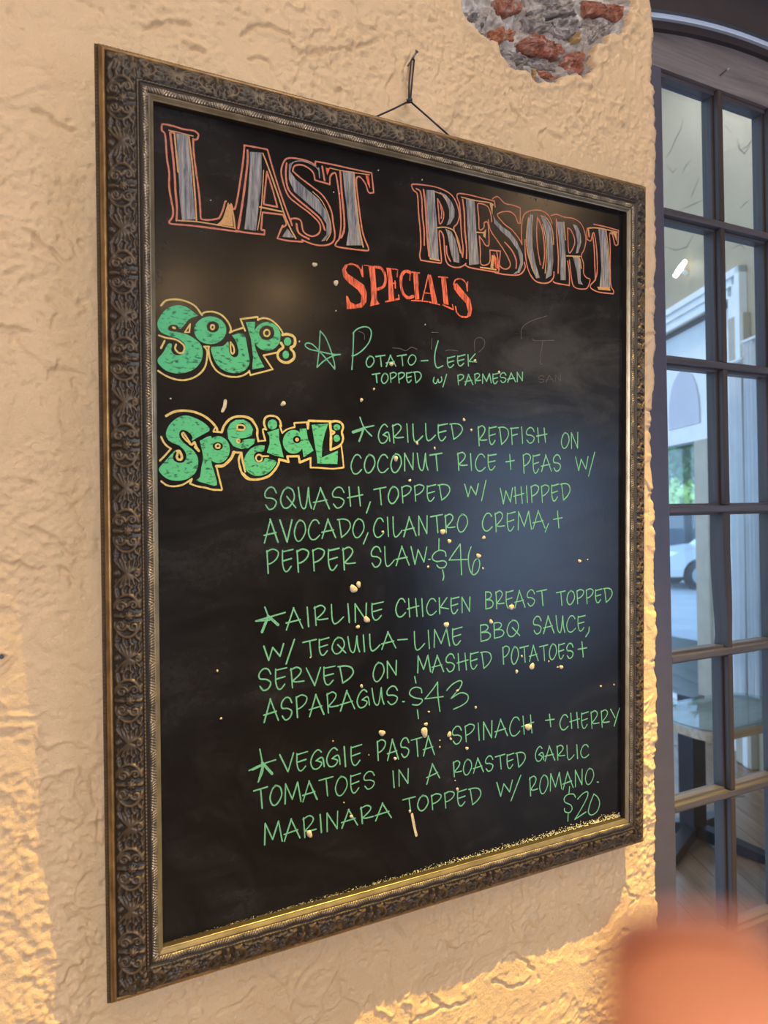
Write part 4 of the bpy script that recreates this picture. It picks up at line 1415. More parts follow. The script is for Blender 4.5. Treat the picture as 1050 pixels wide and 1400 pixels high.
scrawl([[(803, 412), (770, 492)]], h5, name='chalk_comma')
word('CILANTRO', 105, 785, 358, 328, 502, 448, h6)
word('CREMA', 98, 550, 322, 302, 455, 430, h7)
scrawl([[(575, 398), (552, 458)]], h7, name='chalk_comma')
word('+', 612, 675, 305, 305, 420, 420, h7)
word('PEPPER', 68, 712, 535, 518, 700, 668, h5)
word('SLAW', 85, 490, 562, 560, 708, 688, h6)
scrawl([[(502, 655), (514, 655)]], h6, name='chalk_full_stop')
scrawl([[(628, 632), (620, 600), (580, 590), (540, 615), (530, 650), (560, 670), (610, 665), (632, 685), (615, 712), (580, 715), (562, 695)], [(578, 508), (576, 585)], [(603, 730), (612, 775), (605, 805)],
        [(730, 545), (690, 600), (650, 660)], [(650, 660), (785, 655)], [(730, 545), (735, 660), (740, 765)],
        [(808, 565), (790, 620), (790, 690), (805, 745), (830, 765), (860, 735), (870, 680), (855, 650), (830, 670), (818, 720), (815, 755)]], h6, name='chalk_price')
scrawl([[(115, 105), (140, 170)], ([(140, 170), (210, 232)], TH), [(50, 205), (262, 143)], [(50, 206), (150, 198)], ([(140, 170), (95, 283)], TH)], h8, name='chalk_star')
word('AIRLINE', 270, 970, 110, 66, 264, 186, h8)
word('CHICKEN', 212, 758, 152, 135, 282, 246, h9)
word('BREAST', 65, 510, 150, 135, 275, 246, h10)
word('TOPPED', 580, 980, 148, 125, 245, 226, h10)
ink = word('W', 108, 250, 385, 365, 496, 460, h8, Ink())
word('/', 268, 328, 338, 338, 512, 512, h8, ink)
ink.build('chalk_word')
word('TEQUILA', 413.9, 541, 876, 863, 899, 886)
scrawl([[(230, 445), (298, 440)]], h9, name='chalk_dash')
word('LIME', 340, 695, 385, 350, 512, 478, h9)
word('BBQ', 655.2, 710, 854, 847, 876, 869)
word('SAUCE', 410, 790, 328, 320, 458, 432, h10)
scrawl([[(815, 405), (812, 440), (790, 475)]], h10, name='chalk_comma')
word('SERVED', 65, 750, 550, 526, 705, 645, h8)
word('ON', 48, 232, 608, 592, 745, 695, h9)
word('MASHED', 368, 900, 562, 528, 688, 642, h9)
word('POTATOES', 190, 705, 548, 520, 672, 626, h10)
word('+', 735, 798, 510, 510, 618, 618, h10)
word('ASPARAGUS', 361, 544.8, 957, 937, 989, 960)
scrawl([[(264, 888), (277, 888)]], h9, name='chalk_full_stop')
scrawl([[(402, 825), (395, 795), (360, 785), (325, 800), (315, 835), (350, 860), (400, 870), (402, 890), (375, 912), (335, 910)], [(350, 708), (360, 755)], [(370, 948), (378, 1010)],
        [(515, 748), (480, 800), (425, 868)], [(425, 868), (555, 852)], [(515, 748), (518, 850), (532, 958)],
        [(580, 808), (620, 765), (670, 738), (690, 750), (675, 790), (645, 825), (612, 865)], [(612, 865), (680, 825), (730, 840), (730, 880), (690, 915), (630, 942)]], h9, name='chalk_price')
scrawl([[(132, 232), (150, 330)], ([(150, 330), (220, 408)], TH), [(55, 385), (150, 340), (245, 308)], ([(80, 378), (150, 345)], 0.003), [(155, 335), (120, 468)], [(120, 468), (150, 400), (158, 345)]], h11, name='chalk_star')
word('VEGGIE', 275, 868, 275, 195, 402, 342, h11)
word('PASTA', 128, 545, 278, 240, 425, 372, h12)
word('SPINACH', 617.2, 729.5, 995, 976, 1018, 1001.5)
word('+', 450, 512, 140, 140, 228, 228, h13)
word('CHERRY', 550, 980, 142, 98, 250, 222, h13)
word('TOMATOES', 88, 962, 515, 388, 662, 512, h11)
word('IN', 235, 370, 492, 475, 612, 580, h12)
word('A', 490, 582, 440, 440, 585, 540, h12)
word('ROASTED', 618.6, 718, 1041, 1027, 1062, 1046)
word('GARLIC', 375, 762, 372, 356, 480, 450, h13)
word('MARINARA', 360.5, 534.8, 1126, 1096, 1155, 1118)
word('TOPPED', 318, 878, 692, 612, 790, 735, h12)
ink = word('W', 100, 212, 632, 612, 740, 700, h13, Ink())
word('/', 202, 272, 582, 582, 765, 765, h13, ink)
ink.build('chalk_word')
word('ROMANO', 330, 798, 592, 520, 728, 630, h13)
scrawl([[(820, 625), (830, 626)]], h13, name='chalk_full_stop')
scrawl([[(665, 735), (650, 712), (610, 715), (585, 740), (590, 770), (630, 790), (640, 820), (620, 845), (590, 838), (585, 815)], [(622, 658), (618, 710)], [(612, 855), (610, 905)],
        [(680, 748), (715, 710), (750, 695), (750, 730), (710, 810), (660, 893)], [(660, 893), (740, 840)],
        [(795, 715), (770, 780), (757, 840), (780, 862), (820, 835), (838, 780), (825, 735), (795, 710)]], h13, name='chalk_price')

# --- pale flecks dried on the board
CHIPS = [(430, 362, 4, 4), (459, 387, 3.5, 5.5), (387, 552, 4.5, 4), (494, 547, 3, 3), (511, 532, 2, 2), (535, 498, 3.2, 3.6), (649, 493, 2, 2.4), (682, 509, 2, 2.4),
         (541, 627, 4, 4.2), (560, 657, 2.4, 2.4), (605, 727, 4, 5), (614, 740, 3, 4), (661, 735, 3, 3), (654, 760, 3.8, 4), (585, 775, 1.7, 2.4), (660, 777, 1.6, 1.8),
         (792, 767, 2.6, 3), (803, 765, 1.2, 1.2), (523, 727, 2, 2), (483, 805, 6, 7), (490, 799, 4, 5), (501, 847, 5, 5.5), (489, 857, 3.2, 3.2), (610, 854, 4, 5), (671, 850, 3, 4),
         (699, 830, 4, 5), (727, 911, 4, 6), (706, 918, 2.6, 3), (767, 912, 3, 3.6), (762, 912, 1.5, 1.5), (713, 897, 1.8, 2), (750, 904, 1.3, 1.6), (625, 944, 2, 2), (586, 973, 1.8, 1.8), (650, 967, 2.2, 2.2),
         (494, 938, 2.6, 3), (522, 1002, 5, 5.5), (580, 1001, 6, 8), (582, 990, 3, 3), (614, 1004, 3.4, 5), (616, 1010, 2, 2.4), (722, 994, 5, 6), (638, 1023, 2.4, 3), (540, 1037, 2.4, 3),
         (625, 1079, 2.4, 2.8), (423, 1140, 5, 6), (480, 1116, 2.6, 3), (560, 1109, 2.2, 2.6), (601, 1012, 1.2, 1.2), (601, 1021, 1.4, 1.6), (821, 938, 1.6, 1.8), (839, 936, 1, 1.4),
         (581, 444, 1.2, 1.2), (409, 467, 1.4, 1.6), (297, 917, 2, 2), (302, 982, 2, 2), (288, 274, 1.2, 1.2), (456, 263, 1.2, 1.2), (464, 265, 1.2, 1.2), (577, 246, 1.3, 1.3), (517, 233, 1.2, 1.2),
         (233, 545, 1.6, 1.6), (622, 1067, 1, 1), (470, 1097, 1.2, 1.2), (455, 1013, 1.2, 1.2), (504, 1032, 1, 1), (424, 899, 1.2, 1.2), (846, 1115, 2, 2), (459, 425, 1.1, 1.1), (570, 606, 2.2, 3), (594, 613, 1.6, 2.4),
         (634, 574, 2.2, 3), (644, 588, 1.8, 2)]
for px, py, rx, ry in CHIPS:
    n = 12
    rx, ry = rx * 0.82, ry * 0.82
    rings = []
    off = random.uniform(0, 6)
    v, f = [], []
    for s, hgt in ((1.0, 0.0), (0.85, 0.0009), (0.4, 0.0012)):
        for k in range(n):
            a = 2 * math.pi * k / n
            q = 1 + 0.14 * math.sin(2 * a + off) + 0.10 * math.sin(3 * a + 2 * off)
            x, z = on_board(px + rx * s * q * math.cos(a), py + ry * s * q * math.sin(a))
            v.append((x, -(BOARD_H + 0.0006 + hgt * min(1, rx / 3)), z))
    for r in range(2):
        for k in range(n):
            f.append((r * n + k, r * n + (k + 1) % n, (r + 1) * n + (k + 1) % n, (r + 1) * n + k))
    f.append(tuple(2 * n + k for k in range(n)))
    from_lists('paint_fleck', v, f, 'chip', panel, True)
for pts in ([(563, 1113), (565, 1124), (567, 1134), (569, 1142)], [(308, 548), (307, 556), (304, 562)]):
    ink = Ink(0.0006)
    ink.stroke([on_board(*p) for p in pts], 0.0038, 'chip')
    ink.build('paint_streak')

# chalk dust caught along the foot of the board
v, f = [], []
x0, x1 = -FR_W / 2 + 0.062, FR_W / 2 - 0.062
for k in range(1500):
    t = random.random() ** 0.6
    x = x0 + (x1 - x0) * t
    r = random.uniform(0.0003, 0.0011) * (0.4 + 0.8 * t)
    z = 0.0600 + abs(random.gauss(0, 0.0026)) * (0.3 + 1.2 * t)
    b = len(v)
    for dx, dz in ((-1, 0), (0, -1), (1, 0), (0, 1)):
        v.append((x + dx * r * random.uniform(.6, 1.3), -(BOARD_H + 0.0001), z + dz * r * random.uniform(.5, 1)))
    v.append((x, -(BOARD_H + r * 0.7), z))
    for a in range(4):
        f.append((b + a, b + (a + 1) % 4, b + 4))
du = from_lists('chalk_dust', v, f, 'dust', panel)
du['kind'] = 'stuff'

# ------------------------------------------------------------------ hanging wire and its nail
nl = on_y(560.5, 84, -0.004)
kn = on_y(560, 138, -0.030)
wl = on_y(515, 159, -0.050)
wr = on_y(612, 184, -0.050)
wire = empty('hanging_wire', tuple(kn))
tag(wire, 'thin dark picture wire knotted above the chalkboard frame', 'wire')


def rel(p):
    return tuple(np.array(p) - np.array(kn))


bm = bmesh.new()
top1 = np.array(nl) + [-0.0025, -0.008, -0.004]
top2 = np.array(nl) + [0.0025, -0.008, -0.002]
bm_tube(bm, [rel(kn + np.array([-.001, 0, 0])), rel((np.array(kn) + top1) / 2 + [-.002, 0, 0]), rel(top1)], 0.0013, 8)
bm_tube(bm, [rel(kn + np.array([.001, 0, 0])), rel((np.array(kn) + top2) / 2 + [.0005, 0, 0]), rel(top2)], 0.0013, 8)
bm_tube(bm, [rel(top1), rel((top1 + top2) / 2 + [0, 0, .004]), rel(top2)], 0.0013, 8)
from_bm('loop', bm, 'wire', wire, True)
bm = bmesh.new()
bm_tube(bm, [(0, 0, 0), rel(np.array(kn) + (np.array(wl) - kn) * 0.5 + [0, 0, -.0006]), rel(np.array(kn) + (np.array(wl) - kn) * 1.25)], 0.0013, 8)
from_bm('strand', bm, 'wire', wire, True)
bm = bmesh.new()
bm_tube(bm, [(0, 0, 0), rel(np.array(kn) + (np.array(wr) - kn) * 0.5 + [0, 0, .0004]), rel(np.array(kn) + (np.array(wr) - kn) * 1.2)], 0.0013, 8)
from_bm('strand', bm, 'wire', wire, True)
bm = bmesh.new()
for k in range(3):
    a0 = k * 2.1
    pts = [(0.0036 * math.cos(a0 + t * 2 * math.pi), 0.0026 * math.sin(a0 * 1.7 + t * 2 * math.pi), 0.0032 * math.sin(a0 + t * 2 * math.pi + 0.7 * k)) for t in np.linspace(0, 1, 12)]
    bm_tube(bm, pts, 0.0013, 7)
from_bm('knot', bm, 'wire', wire, True)
nail = empty('wall_nail', tuple(nl))
tag(nail, 'bent steel nail in the stucco holding the picture wire', 'nail')
bm = bmesh.new()
bm_tube(bm, [(0, 0.02, -0.004), (0, -0.004, -0.002), (0.001, -0.010, 0.002), (0.004, -0.013, 0.008)], [0.0016, 0.0016, 0.0015, 0.0014], 8)
from_bm('shank', bm, 'nail', nail, True)
bm = bmesh.new()
bm_tube(bm, [(0.004, -0.013, 0.008), (0.0046, -0.0136, 0.0092)], 0.0028, 10)
from_bm('head', bm, 'nail', nail, True)
# a stray brad in the plaster, left of the frame
br = on_y(2, 897, -0.001)
brad = empty('small_nail', tuple(br))
tag(brad, 'small dark nail head in bare stucco left of the chalkboard frame', 'nail')
bm = bmesh.new()
bm_tube(bm, [(0, 0.012, 0), (0, -0.004, 0)], 0.0012, 8)
from_bm('shank', bm, 'wire', brad)
bm = bmesh.new()
bm_tube(bm, [(0, -0.004, 0), (0, -0.0055, 0)], 0.0026, 10)
from_bm('head', bm, 'wire', brad)

# ================================================================== GLAZED DOOR IN THE ARCHED OPENING
DY = 0.126                                   # front face of the door's joinery
GY = DY + 0.030                              # glass
door = struct(empty('door_1', (0, DY, 0)))


def dbox(name, x0, x1, y0, y1, z0, z1, mat, bevel=0.002, parent=door):
    return box(name, x0, x1, y0 - DY, y1 - DY, z0, z1, mat, parent, bevel)


COLX = [0.680, 0.8575, 1.0255, 1.1935, 1.371]        # stile edge, three uprights, stile edge
MW2 = 0.0075                                          # half face width of a glazing bar
ROWZ = [0.385, 0.692, 0.998, 1.304, 1.611, 1.919, 2.223]
TOPZ = 2.514
dbox('stile', 0.585, 0.680, DY, DY + 0.045, 0.02, TOPZ, 'stile')
dbox('stile', 1.371, 1.462, DY, DY + 0.045, 0.02, TOPZ, 'stile')
dbox('bottom_rail', 0.680, 1.371, DY, DY + 0.045, 0.02, 0.24, 'door_wood')


def arch_z(x):
    return 2.6290 - 0.30 * (x - 1.0) ** 2


# arched head board of the door
N_A = 24
xsA = np.linspace(0.585, 1.462, N_A)
bm = bmesh.new()
bm_prism(bm, [(x, arch_z(x) - 0.012) for x in xsA] + [(1.462, TOPZ), (0.585, TOPZ)], 0.0, 0.045, lambda u, v, d: (u, d, v))
from_bm('head_board', bm, 'head_wood', door)
# glazing bars: level bars run through, uprights stand between them
for z in ROWZ:
    b = dbox('muntin', COLX[0], COLX[-1], DY, DY + 0.030, z - MW2, z + MW2, 'door_wood', 0.003)
    dbox('glazing_bead', COLX[0], COLX[-1], DY + 0.014, DY + 0.040, z - 0.0125, z + 0.0125, 'door_wood', 0.002, b).parent = b
zz = [0.24] + ROWZ + [TOPZ]
for x in COLX[1:-1]:
    for i in range(len(zz) - 1):
        z0, z1 = zz[i] + (MW2 if i else 0), zz[i + 1] - (MW2 if i < len(zz) - 2 else 0)
        if x == COLX[1] and abs(zz[i] - 1.304) < 1e-6:
            # broken upright: it wastes away towards its foot
            bm = bmesh.new()
            n = 14
            secs = []
            for k in range(n + 1):
                t = k / n
                w = 0.006 + 0.0055 * smooth01(t, 0.05, 0.55)
                xo = 0.004 * (1 - t) + 0.0015 * math.sin(7 * t)
                if k in (0,):
                    w = 0.0085
                z = z0 + (z1 - z0) * t
                secs.append([bm.verts.new(p) for p in ((x + xo - w, 0.004, z), (x + xo + w * .8, 0.003, z), (x + xo + w * .8, 0.036, z), (x + xo - w, 0.038, z))])
            for a, b2 in zip(secs, secs[1:]):
                for k in range(4):
                    bm.faces.new((a[k], a[(k + 1) % 4], b2[(k + 1) % 4], b2[k]))
            bm.faces.new(secs[0][::-1])
            bm.faces.new(secs[-1])
            bmesh.ops.recalc_face_normals(bm, faces=bm.faces[:])
            from_bm('broken_muntin', bm, 'door_wood_v', door)
            continue
        b = dbox('muntin', x - MW2, x + MW2, DY, DY + 0.030, z0, z1, 'door_wood_v', 0.003)
        dbox('glazing_bead', x - 0.0125, x + 0.0125, DY + 0.014, DY + 0.040, z0, z1, 'door_wood_v', 0.002).parent = b
# beads round the outer edge of the panes
dbox('glazing_bead', COLX[0], COLX[0] + 0.006, DY + 0.012, DY + 0.040, 0.24, TOPZ, 'stile', 0.001)
dbox('glazing_bead', COLX[0], COLX[-1], DY + 0.010, DY + 0.040, TOPZ - 0.009, TOPZ, 'door_wood', 0.001)
# panes: one per light
xe_ = [COLX[0]] + [x for x in COLX[1:-1]] + [COLX[-1]]
for i in range(len(xe_) - 1):
    for j in range(len(zz) - 1):
        dbox('pane', xe_[i] + 0.001, xe_[i + 1] - 0.001, GY, GY + 0.003, zz[j] + 0.002, zz[j + 1] - 0.002, 'glass', 0)
# small hook in the head board
hk = on_y(984, 104, DY)
bm = bmesh.new()
bm_tube(bm, [(hk[0], 0.005, hk[2]), (hk[0] + 0.004, -0.016, hk[2] + 0.006), (hk[0] + 0.006, -0.018, hk[2] + 0.010)], 0.0022, 7)
from_bm('hook', bm, 'nail', door)


def arch_band(name, z_lo, z_hi, y0, y1, mat, x0=0.40, x1=1.55, n=40):
    bm = bmesh.new()
    xs = np.linspace(x0, x1, n)
    poly = [(x, arch_z(x) + z_lo) for x in xs] + [(x, arch_z(x) + z_hi) for x in xs[::-1]]
    bm_prism(bm, poly, y0, y1, lambda u, v, d: (u, d, v))
    return bm_obj(name, bm, mat)


def bm_obj(name, bm, mat):
    # strips read better as quads than as one big n-gon
    bmesh.ops.triangulate(bm, faces=[f for f in bm.faces if len(f.verts) > 4])
    return from_bm(name, bm, mat)


t1 = struct(arch_band('trim_1', -0.012, 0.004, DY - 0.012, DY + 0.05, 'trim_dark'))
t2 = struct(arch_band('trim_2', 0.004, 0.0135, DY - 0.020, DY + 0.05, 'alu'))  # bright sky highlight built as a blue-white strip
t3 = struct(arch_band('trim_3', 0.0135, 0.105, DY - 0.030, DY + 0.05, 'trim_dark'))
t4 = struct(arch_band('trim_4', 0.105, 0.112, DY - 0.060, DY + 0.05, 'alu'))  # second painted highlight, higher on the arch
t5 = struct(arch_band('trim_5', 0.112, 0.30, DY - 0.052, DY + 0.05, 'trim_dark'))
# jambs of the opening
struct(box('trim_6', 0.47, 0.587, DY - 0.010, DY + 0.06, 0, 2.66, 'stile', None, 0.004))
struct(box('trim_7', 1.460, 1.56, DY - 0.010, DY + 0.06, 0, 2.60, 'stile', None, 0.004))

# ================================================================== THE ROOM BEYOND THE DOOR
# an outer wall runs off at an angle; its plane: through PA along direction DA
PA = np.array([3.59, 2.08])
DA = np.array([0.400, 0.9165])
NA = np.array([-DA[1], DA[0]])            # faces the door


def on_aw(px, py, off=0.0):
    """photo point -> (along wall, height) on the angled wall, off = distance in front of it"""
    d = ray(px, py)
    p0 = PA + NA * off
    t = ((p0 - CW[:2]) @ NA) / (d[:2] @ NA)
    p = CW + d * t
    return float((p[:2] - PA) @ DA), float(p[2])


def aw(s, off, z):
    q = PA + DA * s + NA * off
    return (q[0], q[1], z)


def aw_box(name, s0, s1, z0, z1, o0, o1, mat, parent=None, bevel=0.0):
    """box on the angled wall, o0..o1 in front of its face"""
    bm = bmesh.new()
    bm_box(bm, s0, s1, -o1, -o0, z0, z1, bevel)
    for vv in bm.verts:
        s, o, z = vv.co.x, -vv.co.y, vv.co.z
        vv.co = aw(s, o, z)
    bmesh.ops.recalc_face_normals(bm, faces=bm.faces[:])
    return from_bm(name, bm, mat, parent)


FZ = 0.0
s_jr, z_head = on_aw(1021, 362)
s_ji, z_hi = on_aw(1000, 408)
s_oa1, _ = on_aw(939, 700)                 # near side of the street opening
s_oa0 = s_oa1 + 1.6
_, z_oa = on_aw(925, 611)
s_w0, z_w1 = on_aw(1031, 515)
_, z_w0 = on_aw(1040, 700)
s_near = -2.2
s_far = s_oa0 + 0.5

# stucco wall with the cased opening and a small window
ST = 'stucco_pale'
bm = bmesh.new()


def wbox(s0, s1, z0, z1, o0=-0.22, o1=0.0):
    b2 = bmesh.new()
    bm_box(b2, s0, s1, -o1, -o0, z0, z1)
    for vv in b2.verts:
        vv.co = aw(vv.co.x, -vv.co.y, vv.co.z)
    bmesh.ops.recalc_face_normals(b2, faces=b2.faces[:])
    tmp = bpy.data.meshes.new('tmp')
    b2.to_mesh(tmp)
    b2.free()
    bm.from_mesh(tmp)
    bpy.data.meshes.remove(tmp)


wbox(s_near, s_far, z_hi, 5.2)                       # above
wbox(s_oa0, s_far, 0, z_hi)                          # far pier
wbox(s_w0, s_ji, 0, z_hi)                            # pier between window and opening
wbox(s_w0 - 1.2, s_w0, z_w1, z_hi)
wbox(s_w0 - 1.2, s_w0, 0, z_w0)
wbox(s_near, s_w0 - 1.2, 0, z_hi)
wall_far = struct(from_bm('wall_far', bm, ST))
# cracks in that plaster: slim raised ridges
CR = [[(933, 162), (932, 176), (924, 190), (917, 206), (910, 216)], [(945, 218), (938, 226), (932, 238)], [(956, 242), (948, 262), (944, 272)], [(912, 226), (920, 236), (926, 228)],
      [(1040, 178), (1030, 188), (1022, 200), (1012, 206)], [(990, 170), (1000, 182)], [(1008, 190), (1012, 204), (1018, 210), (1026, 198)], [(1036, 218), (1026, 226)],
      [(1012, 286), (1018, 278), (1024, 274)], [(905, 336), (925, 342), (940, 338), (948, 320)], [(966, 330), (956, 342)], [(1000, 340), (1012, 334), (1020, 342)],
      [(928, 288), (946, 280), (964, 272)], [(1032, 368), (1040, 362), (1050, 350)], [(1029, 372), (1030, 394)], [(918, 366), (916, 378)]]
for c in CR:
    bm = bmesh.new()
    pts = [aw(*((lambda a: (a[0], 0.0, a[1]))(on_aw(px + random.uniform(-1, 1), py)))) for px, py in c]
    bm_tube(bm, pts, [0.001] + [0.0034] * (len(pts) - 2) + [0.001], 6)
    from_bm('plaster_crack', bm, 'post', wall_far)
# casing: head and near jamb in stepped mouldings
cw_ = s_ji - s_jr
cas = struct(empty('trim_8'))
ch = z_head - z_hi
for k, (a, b, o) in enumerate(((0.0, 0.30, 0.055), (0.30, 0.62, 0.040), (0.62, 1.0, 0.026))):
    aw_box('head_moulding', s_jr + a * cw_, s_oa0 + 0.3, z_head - b * ch, z_head - a * ch, 0.0, o, 'white', cas, 0.004)
    aw_box('jamb_moulding', s_jr + a * cw_, s_jr + b * cw_, 0.0, z_head - a * ch, 0.0, o, 'white', cas, 0.004)
# reveal panel of the opening: white head panel, dark edge line, arched lavender shape
pn = struct(empty('trim_9'))
_, z_pan = on_aw(925, 585)
aw_box('transom_panel', s_ji, s_oa0 + 0.1, z_pan, z_hi - 0.012, -0.12, -0.075, 'white', pn)
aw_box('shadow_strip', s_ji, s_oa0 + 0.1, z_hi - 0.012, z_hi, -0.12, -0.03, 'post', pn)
_, z_be = on_aw(925, 607)
aw_box('header_beam', s_ji, s_oa0 + 0.1, z_be, z_pan, -0.13, -0.04, 'white', pn, 0.006)
sa, za = on_aw(958, 560, -0.075)
sb, zb = on_aw(935, 506, -0.075)
wid = 2 * abs(sb - sa)
apts = [(sa, z_pan + 0.01), (sa, za)]
for k in range(1, 10):
    a = math.pi * k / 10
    apts.append((sb - (sb - sa) * math.cos(a), za + (zb - za) * math.sin(a)))
apts += [(2 * sb - sa, za), (2 * sb - sa, z_pan + 0.01)]
bm = bmesh.new()
bm_prism(bm, apts, -0.075, -0.062, lambda u, v, d: aw(u, d, v))
from_bm('arched_panel', bm, 'lavender', pn)
# post, column and strips on the near side of the street opening
s_p1 = on_aw(947, 750)[0]
s_c1 = on_aw(965, 750)[0]
aw_box('post', s_p1, s_oa1, 0, z_be, -0.20, -0.06, 'post', pn, 0.006)
aw_box('column', s_c1, s_p1, 0, z_be, -0.20, -0.02, 'beige', pn, 0.01)
aw_box('side_panel', s_ji, s_c1, 0, z_be, -0.20, -0.05, 'white', pn)
# glass of the street opening
w1 = struct(empty('window_1'))
aw_box('pane', s_oa1, s_oa0, 0.1, z_be, -0.15, -0.145, 'glass', w1)
aw_box('sill', s_oa1, s_oa0, 0.0, 0.1, -0.18, -0.10, 'white', w1)
# the small window to the near side, with a cross-rail
w2 = struct(empty('window_2'))
_, zr1 = on_aw(1040, 556)
_, zr0 = on_aw(1040, 577)
aw_box('pane', s_w0 - 1.2, s_w0, z_w0, z_w1, -0.15, -0.145, 'glass', w2)
aw_box('cross_rail', s_w0 - 1.2, s_w0, zr0, zr1, -0.17, 0.01, 'beige', w2, 0.006)
s_f = on_aw(1036, 600)[0]
aw_box('frame_upright', s_f, s_w0, z_w0, z_w1, -0.18, -0.02, 'stile', w2, 0.004)
aw_box('window_sill', s_w0 - 1.2, s_w0 + 0.02, z_w0 - 0.05, z_w0, -0.16, 0.06, 'white', w2, 0.006)


# curtains: wavy cloth, hung in front of the wall
def curtain(px0, px1, py1, py0, off, label, amp=0.02, waves=5):
    s0, zt = on_aw(px0, py1, off)
    s1, _ = on_aw(px1, py1, off)
    _, zb = on_aw((px0 + px1) / 2, py0, off)
    o = empty('curtain', aw((s0 + s1) / 2, off, zb))
    tag(o, label, 'curtain')
    b = o.location
    n = waves * 8
    bm = bmesh.new()
    rows = []
    for j in range(9):
        t = j / 8
        z = zt + (zb - zt) * t
        row = []
        for k in range(n + 1):
            u = k / n
            w = amp * (0.6 + 0.4 * t) * math.sin(2 * math.pi * waves * u + 0.6 * math.sin(3 * t + u * 4))
            row.append(bm.verts.new(Vector(aw(s0 + (s1 - s0) * u, off + w, z)) - b))
        rows.append(row)
    for a, c in zip(rows, rows[1:]):
        for k in range(n):
            bm.faces.new((a[k], a[k + 1], c[k + 1], c[k]))
    bmesh.ops.solidify(bm, geom=bm.faces[:], thickness=0.004)
    from_bm('cloth', bm, 'curtain', o, True)
    bm = bmesh.new()
    bm_tube(bm, [Vector(aw(s0 + 0.02, off, zt + 0.012)) - b, Vector(aw(s1 - 0.02, off, zt + 0.012)) - b], 0.010, 8)
    from_bm('rod', bm, 'white', o, True)
    return o


curtain(996, 1012, 500, 960, 0.10, 'narrow white curtain beside the cased opening beyond the glazed door', 0.016, 2)
curtain(1017, 1031, 470, 955, 0.09, 'long white curtain hanging at the edge of the small window', 0.018, 3)
curtain(1040, 1066, 694, 955, 0.09, 'short pale curtain below the small window sill', 0.018, 4)
cl = struct(aw_box('trim_10', on_aw(1033, 800)[0], on_aw(1012, 800)[0], 0, z_head - 0.3, 0.0, 0.05, 'beige', None, 0.006))

# glowing stand-in for a lamp's reflection, set on the plaster above the casing
lp = on_aw(940, 369)
sc_ = empty('wall_light', aw(lp[0], 0.0, lp[1]))
tag(sc_, 'small lit spotlight on the pale stucco above the white casing', 'light')
bm = bmesh.new()
bm_tube(bm, [aw(0, 0.0, -0.03), aw(0, 0.05, 0.0)], 0.014, 10)
for vv in bm.verts:
    vv.co = vv.co - Vector((PA[0], PA[1], 0))
from_bm('bracket', bm, 'white', sc_)
bm = bmesh.new()
bm_tube(bm, [aw(0.05, 0.07, -0.03), aw(-0.01, 0.06, 0.005), aw(-0.07, 0.05, 0.04)], [0.016, 0.020, 0.014], 12)
for vv in bm.verts:
    vv.co = vv.co - Vector((PA[0], PA[1], 0))
from_bm('glowing_tube', bm, 'sconce', sc_, True)

# floorboards of the room beyond
fl = struct(box('floor_beyond', 0.3, 7.0, WALL_T, 7.5, -0.05, -0.014, 'trim_dark'))
pl_me = None
ang = math.radians(66)
for k in range(44):
    bmk = None
    if pl_me is None:
        bmk = bmesh.new()
        bm_box(bmk, -1.19, 1.19, -0.061, 0.061, -0.014, 0.0, 0.0015)
        o = from_bm('plank', bmk, 'floor', fl)
        pl_me = o.data
    else:
        o = bpy.data.objects.new('plank', pl_me)
        COL.objects.link(o)
        o.parent = fl
    row, seg = k % 22, k // 22
    u = (seg - 0.5) * 2.39 + (0.7 if row % 2 else -0.2)
    w = (row - 11) * 0.1245
    cx, cy = 2.35, 2.35
    o.location = (cx + u * math.cos(ang) - w * math.sin(ang), cy + u * math.sin(ang) + w * math.cos(ang), random.uniform(-0.0008, 0.0))
    o.rotation_euler = (0, 0, ang)
# glazed front at the far end of that room: low wall, posts and panes
bm = bmesh.new()
bm_box(bm, -0.5, 6.2, 7.4, 7.55, 0, 0.8)
bm_box(bm, -0.5, 6.2, 7.4, 7.55, 3.4, 5.2)
for k in range(7):
    bm_box(bm, -0.5 + k * 1.1, -0.40 + k * 1.1, 7.4, 7.55, 0.8, 3.4)
struct(from_bm('wall_beyond', bm, 'white'))
struct(box('ceiling_beyond', 0.0, 8.0, WALL_T, 8.0, 5.2, 5.25, 'ceil'))

# ------------------------------------------------------------------ table with a glass top
TZ = 0.76
c_near = on_z(973, 1001, TZ)
c_right = on_z(1118, 970, TZ)
c_left = on_z(868, 968, TZ)
c_far = c_right + c_left - c_near
mid = (c_right + c_left) / 2
table = empty('dining_table', (mid[0], mid[1], 0))
tag(table, 'wooden dining table with a glass sheet on top, beyond the glazed door', 'table')


def rounded_quad(cs, r, n=6):
    out = []
    m_ = len(cs)
    for i in range(m_):
        p, a, b = np.array(cs[i][:2]), np.array(cs[i - 1][:2]), np.array(cs[(i + 1) % m_][:2])
        da, db = (a - p) / np.linalg.norm(a - p), (b - p) / np.linalg.norm(b - p)
        q0, q1 = p + da * r, p + db * r
        for k in range(n + 1):
            t = k / n
            out.append(tuple((1 - t) ** 2 * q0 + 2 * t * (1 - t) * p + t * t * q1 - mid[:2]))
    return out


